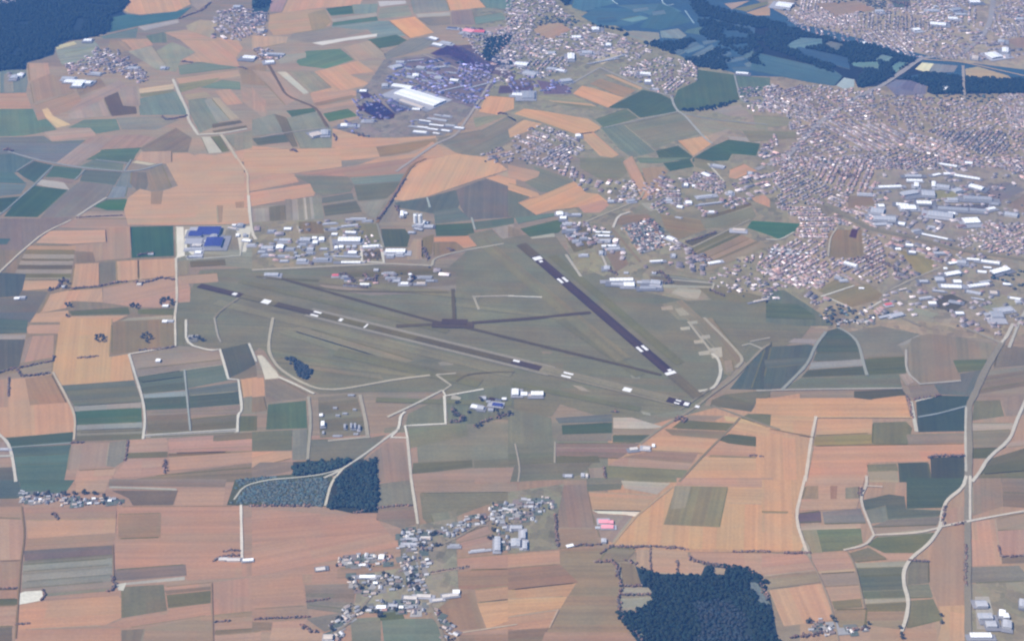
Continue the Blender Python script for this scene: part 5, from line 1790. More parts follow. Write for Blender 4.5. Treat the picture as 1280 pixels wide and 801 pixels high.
def tree(px, py, label, group, scale=1.0):
    tm, cm = random.choice(TREE_KINDS)
    x, y = gxy(px, py)
    r = empty('tree', (x, y, 0.2), random.uniform(0, 6.28))
    s_ = scale * random.uniform(.8, 1.25)
    r.scale = (s_, s_, s_ * random.uniform(.85, 1.15))
    link('trunk', tm, r)
    link('crown', cm, r)
    tag(r, label, 'tree', group)


def copse(what, pts, n, spread, group, scale=1.1):
    for i in range(n):
        p = pts[i % len(pts)]
        tree(p[0] + random.gauss(0, spread), p[1] + random.gauss(0, spread * .5), what, group, scale)


copse('dark tree in the round copse on the orange field', Z(0, 400, 4, '480,100 485,88 500,85 518,88 522,98 515,108 490,108'), 16, .5, 'round copse on the orange field')
copse('tree in the umbrella shaped copse on the brown field', Z(0, 400, 4, '710,90 720,78 738,72 752,80 755,95 738,100 735,115'), 18, .6, 'umbrella shaped copse on the brown field')
copse('tree of the dark ring round the white house', Z(0, 200, 4, '805,725 808,710 820,700 845,700 862,712 858,725'), 18, .6, 'ring of trees round the white house', 1.2)
copse('tree of the dark knot beside the green strip', Z(0, 200, 4, '655,735 670,728 690,732 685,742'), 10, .7, 'knot of trees beside the green strip')
copse('dark tree near the end of the long green strip', Z(0, 200, 4, '330,730 345,722 355,735 338,785'), 9, .6, 'trees near the end of the green strip')
copse('dark tree at the farm between the striped fields', Z(0, 200, 4, '300,610 320,600 340,620 330,640 250,650'), 12, .7, 'trees at the farm between the striped fields')
copse('tree along the far lane at the airfield corner', Z(0, 400, 4, '950,95 975,90 1000,95 1010,105'), 12, 1.2, 'trees by the airfield corner lane')
copse('tree at the lower farmstead beside the pink plot', Z(960, 600, 3.984, '200,710 320,690 330,705 480,740 500,720'), 14, .9, 'trees at the lower farmstead')
copse('tree by the white lane end at the lower edge', Z(960, 600, 3.984, '655,740 660,770 675,790 860,680 865,710'), 10, .8, 'trees by the white lane end')
copse('garden tree among the village houses', N4('470,500 520,540 640,470 700,540 760,520 780,480 800,540 600,660 690,650 620,680 380,750 420,690 540,650 1180,250 1175,290 1120,200 880,270 900,330 820,330'), 80, 2.2, 'garden trees of the village')
copse('dark tree behind the hamlet houses', Z(0, 600, 3.984, '320,75 370,70 420,70 470,72 520,95 180,75 240,75'), 30, 1.3, 'trees behind the hamlet')
copse('tree by the airfield building group', J4('990,460 1010,480 1035,500 1110,535 1230,480 1270,470 1130,400 1200,455 1060,460 1000,420'), 34, 2.2, 'trees by the airfield building group')

# ------------------------------------------------------------------ buildings
ROOF_RGB = {'white': (.80, .80, .79), 'pale grey': (.38, .375, .38), 'grey': (.28, .275, .28), 'dark': (.10, .10, .13),
            'navy': (.035, .04, .17), 'cream': (.52, .47, .41), 'red': (.55, .11, .11), 'pink': (.75, .28, .30),
            'terracotta': (.34, .19, .14), 'brown': (.20, .14, .11), 'slate': (.16, .16, .175), 'whitish': (.46, .445, .43), 'light grey': (.32, .31, .305), 'sandy': (.38, .31, .26), 'buff': (.50, .42, .34)}
M_ROOF = {k: plain(k.replace(' ', '_') + '_roof', v, 0.6, 0.13, 0.12, 0.3) for k, v in ROOF_RGB.items()}
M_WALL = {k: plain(k + '_wall', v, 0.9, 0.10, 0.2) for k, v in {'cream': (.56, .50, .43), 'metal': (.40, .39, .38), 'stone': (.36, .32, .28)}.items()}
M_SKYLIGHT = plain('skylight_sheet', (.30, .34, .38), 0.25, 0.1, 0.2, 0.5)
M_BRICK = plain('chimney_brick', (.25, .13, .10), 0.9)


def quad_prism(L, W, h, ridge, name, mat):
    """Walls with gable ends: closed body up to the eaves, the gables up to the ridge along x."""
    x, y = L / 2, W / 2
    v = [(-x, -y, 0), (x, -y, 0), (x, y, 0), (-x, y, 0), (-x, -y, h), (x, -y, h), (x, y, h), (-x, y, h), (-x, 0, h + ridge), (x, 0, h + ridge)]
    f = [(0, 1, 5, 4), (2, 3, 7, 6), (1, 2, 6, 9, 5), (3, 0, 4, 8, 7), (3, 2, 1, 0)]
    return mesh(name, v, f, [mat])


def roof_mesh(L, W, h, ridge, over, t, mat, name='roof'):
    """Two pitched slabs with thickness and eaves."""
    x, y = L / 2 + over, W / 2 + over
    k = ridge / (W / 2)
    e = h - over * k + 0.12
    r = h + ridge + 0.12
    v = []
    for z in (0, t):
        v += [(-x, -y, e + z), (x, -y, e + z), (x, 0, r + z), (-x, 0, r + z), (x, y, e + z), (-x, y, e + z)]
    f = [(6, 7, 8, 9), (9, 8, 10, 11), (3, 2, 1, 0), (5, 4, 2, 3), (0, 1, 7, 6), (4, 5, 11, 10), (1, 2, 8, 7), (2, 4, 10, 8), (3, 0, 6, 9), (5, 3, 9, 11)]
    return mesh(name, v, f, [mat])


def boxes_mesh(name, boxes_, mat):
    v, f = [], []
    for (x0, y0, z0, x1, y1, z1) in boxes_:
        n = len(v)
        v += [(x0, y0, z0), (x1, y0, z0), (x1, y1, z0), (x0, y1, z0), (x0, y0, z1), (x1, y0, z1), (x1, y1, z1), (x0, y1, z1)]
        f += [(n + 3, n + 2, n + 1, n), (n + 4, n + 5, n + 6, n + 7), (n, n + 1, n + 5, n + 4), (n + 1, n + 2, n + 6, n + 5), (n + 2, n + 3, n + 7, n + 6), (n + 3, n, n + 4, n + 7)]
    return mesh(name, v, f, [mat])


def mpp(py):
    """Metres on the ground per photo pixel, across and in depth."""
    a, b = gxy(640, py), gxy(641, py)
    c = gxy(640, py + 1)
    return b[0] - a[0], a[1] - c[1]


HALL_SPOTS = []       # where halls stand, so that no houses are set on them


def hall_geometry(bx):
    x0, y0, x1, y1, slope = bx
    mx, md = mpp((y0 + y1) / 2)
    tot = max(0.8, abs(y1 - y0) - abs(slope))
    up = math.cos(math.asin(min(1, mx / md))) * 0 + 0.86
    h = max(3.5, min(9.0, 0.33 * tot * mx / up))
    depth = max(8.0, (tot - h * up / mx) * md)
    yb = (y0 + y1) / 2 + tot / 2
    a = gxy(x0, yb - slope / 2)
    b = gxy(x1, yb + slope / 2)
    if depth > 1.25 * (x1 - x0) * mx:            # stands end-on: its long side runs away from the viewer
        xm = (x0 + x1) / 2
        p, q = Vector((*gxy(xm, yb), 0)), Vector((*gxy(xm, yb - depth / md), 0))
        d = q - p
        u = d.normalized()
        return (p + q) / 2, d.length, max(6.0, (x1 - x0) * mx), h, math.atan2(u.y, u.x)
    d = Vector((b[0] - a[0], b[1] - a[1], 0))
    L = max(d.length, 9.0)
    u = d.normalized()
    n = Vector((-u.y, u.x, 0))
    c = Vector((a[0] + b[0], a[1] + b[1], 0)) / 2 + n * depth / 2
    return c, L, depth, h, math.atan2(u.y, u.x)


def hall(bx, colour, label, group, cat='hall', name='hall'):
    if name == 'hall' and cat != 'hall': name = cat
    c, L, W, h, rz = hall_geometry(bx)
    r = empty(name, (c.x, c.y, 0), rz)
    if W > L:
        L, W = W, L
        r.rotation_euler.z = rz + math.pi / 2
    ridge = min(2.2, W * 0.06)
    link('wall', quad_prism(L, W, h + 1, ridge, 'wall', M_WALL['metal' if colour not in ('cream', 'terracotta', 'buff') else 'cream']), r)
    rf = link('roof', roof_mesh(L, W, h + 1, ridge, .5, .25, M_ROOF[colour]), r)
    if L > 34 and W > 14 and colour in ('white', 'pale grey', 'grey', 'cream'):
        nb = max(2, int(L / 14))
        sb = []
        for i in range(nb):
            xx = -L / 2 + L * (i + .5) / nb
            yy = W * .24
            zz = h + 1 + ridge * (1 - yy / (W / 2)) + .12 + .25
            sb += [(xx - .9, yy - W * .13, zz - .3, xx + .9, yy + W * .13, zz + .18 + ridge * .26), (xx - .9, -yy - W * .13, zz - .3, xx + .9, -yy + W * .13, zz + .18 + ridge * .26)]
        link('skylight_glazing', boxes_mesh('skylight_glazing', sb, M_SKYLIGHT), rf)
    tag(r, label, cat, group)
    HALL_SPOTS.append((c.x, c.y, L / 2))
    if L > 22:
        n_yards[0] += 1
        k1, k2 = random.uniform(1.15, 1.7), random.uniform(1.3, 2.2)
        ox, oy = random.uniform(-.2, .2) * L, random.uniform(-.5, .3) * W
        y = link('yard', mesh('yard', [(-L * k1 / 2 + ox, -W * k2 / 2 + oy, 0), (L * k1 / 2 + ox, -W * k2 / 2 + oy, 0), (L * k1 / 2 + ox, W * k2 / 2 + oy, 0), (-L * k1 / 2 + ox, W * k2 / 2 + oy, 0)], [(0, 1, 2, 3)], [M_PAVED]))
        y.location = (c.x, c.y, Z_ROAD + n_yards[0] * .005)
        y.rotation_euler.z = r.rotation_euler.z
        q_ = random.choice((.14, .17, .2, .24, .3))
        y.color = (q_ * 1.04, q_, q_ * 1.03, 1)
        tag(y, 'paved yard round a hall', kind='structure')
    return r


n_yards = [0]


def zone(x0, y0, s, where, group, text, per_row=6, cat='hall'):
    """Halls of one estate: 'colour letter, box, slope' in the sheet's units; each gets a label that places it in its row of the estate."""
    keys = {'w': 'white', 'p': 'pale grey', 'g': 'grey', 'd': 'dark', 'n': 'navy', 'c': 'cream', 'r': 'red', 't': 'terracotta', 'b': 'buff', 'k': 'pink'}
    items = []
    for q in text.split():
        v = q[1:].split(',')
        b = [float(t) for t in v]
        sl_ = b[4] if len(b) > 4 else 0.0
        if q[0] == 'w' and b[2] - b[0] < 75 and random.random() < .3: q = random.choice('pppgb') + q[1:]
        items.append(((x0 + b[0] / s, y0 + b[1] / s, x0 + b[2] / s, y0 + b[3] / s, sl_ / s), keys[q[0]]))
    items.sort(key=lambda t: (t[0][1] + t[0][3]))
    rows = [items[i:i + per_row] for i in range(0, len(items), per_row)]
    ordn = ['first', 'second', 'third', 'fourth', 'fifth', 'sixth', 'seventh', 'eighth', 'ninth', 'tenth']
    for ri, row in enumerate(rows):
        row.sort(key=lambda t: t[0][0])
        for i, (bx, colour) in enumerate(row):
            wd = bx[2] - bx[0]
            size = 'long' if wd > 3.4 * (bx[3] - bx[1]) else ('big' if wd > 18 else 'small' if wd < 8 else 'broad')
            if len(rows) == 1:
                lab = f'{size} {colour} {cat}, {ordn[i]} from left {where}'
            else:
                lab = f'{size} {colour} {cat}, {ordn[i]} from left, {ordn[ri]} row {where}'
            hall(bx, colour, lab, group, cat, cat.replace(' ', '_'))


# ---- the estate above the airfield
zone(320, 200, 4, 'of the estate above the airfield', 'halls of the estate above the airfield', """
w410,386,520,416 w372,338,405,352 w378,366,406,379 w446,356,498,371,2 p430,320,510,340,-8 p340,312,402,326,-4 w140,339,175,353 p115,393,170,412
w25,430,84,452 w100,424,135,452 w10,455,46,466 p218,388,270,412 w280,384,304,400 w284,404,308,426 w316,387,341,411 p204,431,222,443
p255,438,286,456 p322,440,355,452 w394,430,410,450 w414,428,436,446 p450,430,470,446 w480,427,501,443 w460,455,502,473 w536,424,614,442,-4
p194,477,221,488 p204,494,250,513 w300,489,360,507 w426,507,522,520 w648,445,745,470 p384,481,522,490,4 p655,472,690,486 p700,462,735,480
g30,470,80,485 g150,440,190,455 g190,460,205,475 g110,475,150,490 g215,418,250,430 g60,350,90,365 p120,500,160,512 g340,468,362,480
g545,300,580,312 p470,290,550,300 g250,462,285,474 g90,395,110,408""", 8)
zone(320, 200, 4, 'along the airfield apron', 'halls along the airfield apron', """
w520,617,565,629 w724,611,760,627 w804,611,846,625 r380,571,412,586 p588,544,611,560 p40,565,110,585 g430,578,460,592 g640,560,690,572
g650,585,700,597 d450,622,510,634,4 g820,580,880,592 p690,600,720,612 g545,590,575,602 d440,590,470,604 g850,600,890,612""", 8, cat='hangar')
# ---- the works with the navy roof
hall((320 - 75 + 0, 283.5, 273.5, 296, 0), 'navy', 'navy blue roofed main hall of the works beside the teal field', 'navy roofed works')
hall((235.5, 289, 252, 297.5, 0), 'navy', 'navy roofed low wing joining the main hall of the navy works', 'navy roofed works')
hall((255, 297, 276, 310.5, 0), 'navy', 'navy roofed block in front of the main hall of the works', 'navy roofed works')
hall((262, 293, 271, 300, 0), 'grey', 'grey roof unit between the two navy blocks of the works', 'navy roofed works')
zone(0, 200, 4, 'round the navy works yard', 'sheds round the navy works', """
w1140,334,1180,350,8 w1185,318,1215,340 w1180,370,1196,388 w1210,395,1250,413,4 w1215,370,1235,388 p1020,400,1060,415 w1160,322,1180,332
p925,440,1010,452 c960,420,1005,436 w975,455,1005,472 p1240,420,1275,432 p945,478,1010,490""", 7)
hall((203, 381, 210, 384.5, 0), 'white', 'white house inside the ring of dark trees by the lane', 'lone white buildings', 'house')
zone(0, 200, 4, 'at the farm left of the white lane', 'sheds at the farm left of the lane', 'c684,616,706,630 p740,466,766,477 p310,628,326,644 w70,686,96,700 p96,682,126,694')
# ---- works in the far middle
hall((492, 108, 542, 135, 16), 'white', 'huge white flat roofed factory hall in the far works', 'far works')
hall((499, 123.5, 527, 136.5, 10), 'buff', 'buff roofed lower hall along the front of the huge white factory', 'far works')
hall((489, 104.5, 513, 113, 3.5), 'white', 'long white hall behind the left corner of the huge factory', 'far works')
zone(320, 0, 4, 'below the huge white factory', 'white halls in front of the huge factory', """
w780,541,818,556,2 w816,600,872,614,8 w878,590,952,610,12 w864,620,936,636,8 p770,630,806,640,3 w806,632,858,645,5 w858,641,908,655,6 w785,653,850,671,6
w884,663,916,674,4 w926,648,966,662,5 w946,622,992,636,5 w992,634,1038,648,5 p890,572,925,584,5 p935,576,970,588,4 d820,616,860,624,6 g540,600,590,612 g455,625,500,640
d650,512,690,524,8 d690,522,730,534,8 d730,534,768,546,8 d640,490,680,500,8""", 7)
zone(320, 0, 4, 'behind the huge white factory', 'halls of the estate behind the factory', """
p690,320,735,350,-10 w782,370,812,390 p750,378,790,398,6 p800,330,840,350,5 w890,380,925,402,4 w968,394,1008,412,4 p880,330,950,345,-6 p630,420,660,442 p700,306,740,320 p920,440,1050,452,-28
p1065,420,1180,440,-30 w518,450,552,464 w425,620,455,640 g740,340,780,352,4 g850,360,890,372,4 g960,360,1000,372,4 g830,400,870,412,4 g900,415,940,427,4 p760,300,840,310,-8""", 7)
zone(320, 0, 4, 'round the far storage lots', 'halls round the far storage lots', """
w862,182,900,204,10 w880,214,925,236,10 w922,204,970,226,10 k1030,142,1080,172,8 r1080,150,1140,172,2 d955,135,1000,150,4""", 8)
zone(640, 0, 4, 'in the far suburb', 'white halls in the far suburb', """
w278,268,312,304 w172,336,216,356,4 w215,345,260,362,6 w10,310,72,338,6 p50,350,110,388,14 w0,466,60,486,2 w50,458,112,500 p250,392,300,418,-6 w400,138,436,158 w300,180,345,196 w640,360,690,380,4
w665,400,695,416 p410,298,520,316,-20 p470,280,570,300,-26 p350,255,400,275 w470,218,495,236 w318,672,345,690 w1120,360,1180,376,4 p180,260,215,274 p700,440,730,456,6""", 7)
zone(960, 0, 4, 'of the suburb over the river', 'white halls over the river', """
w35,8,110,48,10 w925,38,968,62,-6 w900,85,948,103,3 w810,110,888,136,6 w1010,2,1062,20 p800,48,850,62 w1120,260,1175,300,-8 w1170,240,1200,270 p1150,200,1180,220 w1020,280,1050,304
p540,50,580,66 p940,68,990,80 w878,432,915,458,-4 w730,140,766,160,-4 w475,212,500,226 p1240,90,1280,104 p830,30,850,40""", 6)
# ---- barracks and yards between the dark runway and the reddish housing
zone(640, 200, 4, 'by the dark runway end', 'barracks beside the dark runway', """
w418,357,490,369,2 w418,374,488,387,2 p440,396,480,410 w450,424,522,438,-2 w475,438,542,454,-4 p478,396,492,420 p345,470,380,484 p290,376,318,392 w222,260,256,284
w240,282,272,300 p300,268,345,282 p266,312,300,326 g270,345,320,360 g340,385,375,400 g300,400,335,415 p435,455,455,480 p460,530,488,556""", 6, cat='barrack block')
zone(640, 200, 4, 'of the yard below the barracks', 'halls of the yard below the barracks', """
w490,590,606,612,-2 w495,612,560,634,4 w560,612,612,640 p625,605,652,622 p690,598,740,630,5 g650,600,690,625 w690,500,754,514,-4 p800,470,818,492 w768,378,802,408,14 p560,560,582,572 g640,632,720,650
p700,560,720,575""", 6)
zone(640, 200, 4, 'on the near side of the suburb', 'halls on the near side of the suburb', """
w1104,341,1166,361,4 p932,172,1006,194,-8 p935,215,1050,228,-14 w984,255,1012,267 w818,284,845,296,4 w1080,154,1102,180,4 w944,58,980,90,16 p1000,20,1060,44,10 w985,502,1045,526,-10 w940,218,965,230
w822,226,850,246,4 w870,206,900,226 p770,196,800,212 w860,115,880,140,6 w900,125,915,140 w480,200,510,216 w575,196,615,216,-4 p1180,60,1200,80 w1210,700,1280,712,-14""", 7)
# ---- the trading estate of the town
zone(960, 200, 4, 'of the trading estate right of town', 'halls of the trading estate right of town', """
w556,126,668,144,-4 p688,74,768,90 w695,96,772,112,2 w730,114,752,142 w680,148,752,186,-12 w770,152,835,190,4 w640,214,700,238,6 w665,226,742,256 w745,204,818,228,2 w818,108,836,142 w828,66,866,84,-8
w880,64,912,76 w930,70,1056,104,20 w1000,116,1066,158,18 w938,138,972,168,-8 w856,14,942,40,14 w984,8,1022,26,4 p452,164,520,180,4 w553,222,582,240 p512,236,575,278,8 p530,280,640,312,4 w534,316,596,332,-2
w650,310,682,332,4 p800,252,922,300,14 w900,260,936,276,3 w985,288,1062,326,-4 w800,328,836,346,3 w728,344,762,366,-6 w768,366,896,402,26 w1100,234,1140,256,-8 w1118,214,1154,230,3 p1180,258,1245,292,10
p840,120,905,150,8 g980,178,1120,210,8 g850,232,1000,262,10 g1010,240,1090,266,8 p900,190,950,210 p600,300,640,314""", 8, cat='warehouse')
zone(960, 200, 4, 'of the lower town estate', 'halls of the lower estate in the right corner of town', """
w688,418,726,436,3 w638,440,666,454 w704,454,738,470,3 w995,490,1056,506,4 w1065,498,1156,526,12 w908,506,952,526,-6 w945,500,990,524,4 w896,552,966,586,-12 w880,538,898,551 w1048,552,1092,570,4 w1078,533,1116,546,3
w1130,530,1212,578,-22 w868,622,968,648,4 w930,600,968,620 w1005,612,1110,642,-14 w1060,600,1112,618,-8 w1110,654,1146,676,3 w1175,614,1212,630,3 p840,586,882,612 w824,648,882,664,6 w804,708,842,726
w1208,684,1264,704,8 w1120,756,1180,796 w1165,738,1225,770,-8 w1240,700,1266,722 p990,648,1060,680,14 p760,680,820,700,-8 r588,713,622,733,-6 w660,640,695,656,-8 g900,700,960,725,10 p620,760,680,796,-14 p560,770,620,796,-14
w374,504,438,538,18 w330,580,366,600,6 w362,596,398,610,-2 w455,638,480,648 p760,600,800,615 p830,460,885,474 w940,760,980,775 p1030,690,1080,705,8""", 8, cat='warehouse')
# ---- airfield buildings in the near grass
zone(320, 400, 4, 'in the near grass of the airfield', 'hangars in the near grass of the airfield', 'w1072,420,1104,448,6 w1102,426,1136,454,4 w1230,388,1252,402 n1180,412,1228,440,6 d1195,395,1225,408,4 p1120,382,1150,402 g1160,440,1186,460 g1150,402,1172,416')
zone(640, 400, 4, 'south of the long runway', 'white buildings south of the long runway', 'w0,344,32,384 w45,360,76,384 w96,356,156,384 w74,370,98,384 c592,634,630,656,-4 c655,632,690,654,2 w700,620,714,640 p345,765,362,790 c368,768,380,792 p265,772,300,790', 10)
zone(320, 400, 4, 'of the camp by the perimeter', 'sheds of the square camp', """
w318,468,334,486 w326,505,342,538 g332,555,342,575 g385,436,405,446 g432,464,456,474 g484,444,500,454 g398,474,418,484 g440,520,448,548 g472,515,480,550 g492,515,500,550 g488,566,510,577 g384,578,420,587 g512,525,520,555 g460,373,490,382""", 7)
# ---- lower right yard, pink roofs, lone farms
zone(960, 600, 3.984, 'in the right edge concrete yard', 'sheds of the concrete yard', 'w1010,758,1114,792 w1150,644,1180,690 w1172,660,1202,694 p1168,695,1210,745 p1040,600,1095,640 p1050,660,1120,700 p1090,700,1140,740 w1250,590,1275,640')
zone(640, 600, 3.984, 'beside the white strip by the village', 'pink roofed sheds beside the white strip', 'k432,196,480,222 k445,222,505,248 k470,200,505,222 w415,230,440,246 p445,290,470,318 w275,315,308,340,-8')
zone(640, 600, 3.984, 'of the pale farm court right of the village', 'pale farm court', 'w-10,226,50,248 w44,250,66,300 p52,302,74,352 p-5,290,40,340')
zone(320, 600, 3.984, 'round the village', 'long barns of the village', """
w515,472,598,492 w735,312,800,328 c820,280,868,294 w965,318,1014,336 w600,622,646,646 p662,616,704,634 c735,575,800,600,3 c800,566,870,590,3 c930,560,1010,590,-10 w980,545,1014,570 w335,768,380,800 c300,430,346,458,-6 w1188,280,1216,360
p1070,342,1140,362,-8 w520,415,545,430 w610,372,636,402 p735,288,800,300 c880,590,930,608,-6""", 7, 'barn')
zone(0, 600, 3.984, 'of the lone farm in the pink field', 'lone farm barns', 'c1090,385,1130,404 c1130,388,1195,408 w1210,388,1262,408,-4', 7, 'barn')
zone(0, 400, 4, 'by the far brown and pink fields', 'lone white sheds of the fields', 'w778,195,800,214 w810,0,835,16 p838,0,866,14 p0,640,40,652', 7, 'shed')
zone(0, 0, 4, 'near the far villages', 'sheds of the far villages', """
w306,384,370,404,2 w320,398,420,424,4 w360,416,408,440 w400,402,450,426,6 w418,196,456,212 p455,360,500,378,4 w1212,278,1272,302,4 w1165,28,1200,44 w50,378,85,402 w80,370,112,390 p800,335,826,352 p640,336,690,348""", 6, 'shed')
zone(320, 0, 4, 'beyond the green tracks', 'sheds beyond the green tracks', 'w50,302,92,322,-4 w5,146,40,162 p50,265,140,280,4 w285,656,330,692,-10 p325,650,362,684 w425,620,452,640', 6, 'shed')

# ---- silos and tower
M_SILO = plain('silo_sheet', (.62, .63, .64), 0.45, 0.08, 0.3, 0.4)
M_CONC = plain('pale_concrete', (.62, .61, .58), 0.8, 0.08, 0.3)
M_DARK = plain('dark_glazing', (.03, .035, .045), 0.2, 0.05, 0.3, 0.5)


def lathe(profile, seg, name, mat):
    v, f = [], []
    for r_, z_ in profile:
        v += [(r_ * math.cos(i * 2 * math.pi / seg), r_ * math.sin(i * 2 * math.pi / seg), z_) for i in range(seg)]
    for k in range(len(profile) - 1):
        for i in range(seg):
            j = (i + 1) % seg
            f.append((k * seg + i, k * seg + j, (k + 1) * seg + j, (k + 1) * seg + i))
    f.append(tuple(range((len(profile) - 1) * seg, len(profile) * seg)))
    return mesh(name, v, f, [mat])


def silo(px, py, rad, h, label, mat):
    x, y = gxy(px, py)
    r = empty('grain_silo', (x, y, 0))
    link('shell', lathe([(rad, 0), (rad, h)], 20, 'shell', mat), r)
    link('roof', lathe([(rad + .3, h), (rad * .5, h + rad * .3), (.4, h + rad * .55)], 20, 'roof', mat), r)
    link('gantry', boxes_mesh('gantry', [(-rad * 1.1, -.8, h + rad * .55, rad * 1.1, .8, h + rad * .55 + 2.2)], M_CONC), r)
    tag(r, label, 'silo', 'grain silos by the teal pitch')


silo(519.6, 278.5, 9.0, 36, 'tall grey grain silo, left one of the tall pair', M_SILO)
silo(525.6, 279.3, 8.5, 38, 'tall white grain silo, right one of the tall pair', M_CONC)
silo(530.5, 280.6, 6.0, 14, 'low pale silo at the foot of the tall white one', M_CONC)
zone(320, 200, 4, 'round the tall silos', 'sheds round the tall silos', 'w722,256,738,290 w736,262,756,276 w834,310,860,323 p800,318,835,334 p790,340,830,355,6 p840,325,885,345 g780,325,800,340 p760,358,790,370', 8)
x_, y_ = gxy(513, 349)
tw = empty('control_tower', (x_, y_, 0))
link('shaft', lathe([(4.2, 0), (3.6, 17)], 12, 'shaft', M_CONC), tw)
cab = link('cab', lathe([(4.4, 17), (6.6, 18.5), (7.0, 22)], 12, 'cab', M_DARK), tw)
link('roof', lathe([(7.8, 22), (7.8, 23), (2, 24.2)], 12, 'roof', M_ROOF['white']), tw)
link('annex', boxes_mesh('annex', [(-10, -16, 0, 8, -5, 6)], M_ROOF['pale grey']), tw)
tag(tw, 'white topped control tower among dark trees on the airfield apron', 'tower')

# ---- houses: near ones one by one
HOUSE_KINDS = []
for (rk, wk, L, W, h, rg) in [('terracotta', 'cream', 13, 9, 4.6, 3.3), ('brown', 'stone', 15, 9.5, 4.5, 3.4), ('slate', 'cream', 13, 9, 4.8, 3.6), ('whitish', 'cream', 15, 10, 4.6, 2.4),
                              ('cream', 'cream', 14, 9, 4.5, 2.8), ('light grey', 'stone', 17, 10.5, 5, 2.6), ('sandy', 'stone', 15, 10, 4.6, 3), ('white', 'cream', 12, 9.5, 4.8, 2.6), ('grey', 'stone', 16, 10, 5, 3)]:
    wl = quad_prism(L, W, h, rg, 'wall', M_WALL[wk])
    rf = roof_mesh(L, W, h, rg, .5, .22, M_ROOF[rk])
    chm = boxes_mesh('chimney', [(L * .28, -.5, h + rg * .6, L * .28 + .9, .5, h + rg + 1.4)], M_BRICK)
    HOUSE_KINDS.append((rk, wl, rf, chm))
n_houses = [0]


def house(x, y, rz, where, group, weights):
    k = random.choices(range(len(HOUSE_KINDS)), weights)[0]
    rk, wl, rf, chm = HOUSE_KINDS[k]
    r = empty('house', (x, y, 0), rz)
    s_ = random.uniform(.72, 1.08)
    r.scale = (s_, s_ * random.uniform(.9, 1.15), random.uniform(.85, 1.15))
    link('wall', wl, r)
    ro = link('roof', rf, r)
    link('chimney', chm, ro)
    tag(r, f'{rk} roofed house {where}', 'house', f'{rk} roofed houses {group}')
    n_houses[0] += 1


BRIGHT = [1.2, 1.2, 1.6, 2.6, 1.4, 3, 2.4, .8, 2.2]
WARM = [2.5, 1.6, .4, 1.2, 3, .6, 2.5, 1, .4]
taken = []


def village(poly, spacing, where, group, angle, weights=BRIGHT, cap=99):
    spacing *= .9
    cap = int(cap * 1.15)
    P = scatter(poly, spacing)
    RNG.shuffle(P)
    n = 0
    for x, y in P:
        if n >= cap: break
        if any((x - a) ** 2 + (y - b) ** 2 < (spacing * .72) ** 2 for a, b in taken): continue
        taken.append((x, y))
        house(x, y, R(angle) + random.choice((0, 0, math.pi / 2)) + random.gauss(0, .08), where, group, weights)
        n += 1
        if random.random() < .7 and n_sheds[0] < 200:
            n_sheds[0] += 1
            a_ = random.uniform(0, 6.28)
            sx, sy = x + math.cos(a_) * 15, y + math.sin(a_) * 15
            r = empty('shed', (sx, sy, 0), R(angle) + random.choice((0, 1.57)))
            r.scale = (random.uniform(.7, 1.4), random.uniform(.8, 1.2), 1)
            w_, f_, k_ = random.choice(SHEDS)
            link('wall', w_, r)
            link('roof', f_, r)
            tag(r, f'{k_} roofed shed {where}', 'shed', f'{k_} roofed sheds {group}')
    for q in scatter(poly, spacing * 1.25):
        k_ = 5 + len(plots)
        a, b = random.uniform(9, 22), random.uniform(8, 16)
        o = link('garden_plot', mesh('garden_plot', [(-a, -b, 0), (a, -b * random.uniform(.7, 1), 0), (a, b, 0), (-a * random.uniform(.7, 1), b, 0)], [(0, 1, 2, 3)], [M_GRASS]))
        o.location = (q[0], q[1], Z_ROAD - .3 + k_ * .003)
        o.rotation_euler.z = R(angle)
        o.color = (*random.choice([(.10, .11, .08), (.14, .13, .10), (.2, .17, .14), (.26, .24, .22), (.08, .09, .065), (.17, .13, .11)]), 1)
        tag(o, 'small garden plot or yard between village houses', group='village garden plots', kind='structure')
        plots.append(o)
    for q in scatter(poly, spacing * .62):
        if random.random() < .5: shrubs.append(q)


n_sheds = [0]
shrubs = []
plots = []
SHEDS = [(quad_prism(9, 6, 3, 1.2, 'wall', M_WALL['stone']), roof_mesh(9, 6, 3, 1.2, .3, .15, M_ROOF[k_]), k_) for k_ in ('grey', 'buff', 'brown', 'pale grey')]
V = 'of the village at the lower edge'
village(N4('400,385 560,370 690,380 690,420 560,435 400,432'), 21, 'in the warm toned row left of the village road', 'of the warm toned row', 6, WARM, 26)
village(N4('720,240 790,235 880,260 880,350 830,370 720,335'), 22, 'round the upper crossing of the village', 'round the upper village crossing', 5, BRIGHT, 24)
village(N4('720,375 880,390 860,430 830,560 760,550 730,450'), 23, 'packed along the middle village road', 'along the middle village road', 20, BRIGHT, 24)
village(N4('470,475 720,480 720,545 560,575 490,560'), 24, 'between the dark trees left of the village road', 'left of the village road', 5, BRIGHT, 20)
village(N4('560,605 720,600 860,600 860,640 830,670 700,670 560,660'), 24, 'in the row above the green pasture', 'above the green pasture', 3, BRIGHT, 18)
village(N4('460,605 560,640 490,690 400,740 350,770 370,720'), 25, 'along the lane running down to the left', 'along the lane to the left', 40, BRIGHT, 18)
village(N4('350,760 420,740 440,770 400,810 340,810'), 24, 'at the lower end of the left lane', 'at the lower end of the lane', 30, BRIGHT, 8)
village(N4('890,640 930,660 1010,760 1010,800 930,800'), 24, 'along the road leaving the village downwards', 'along the road leaving downwards', -30, WARM, 9)
village(N4('890,250 1000,220 1100,170 1160,180 1150,215 1020,265 960,290 900,290'), 23, 'along the lane climbing right from the village', 'along the lane climbing right', 12, BRIGHT, 20)
village(N4('1150,110 1275,125 1290,170 1270,260 1190,280 1170,210'), 22, 'in the right hand quarter of the village', 'of the right village quarter', 0, BRIGHT, 24)
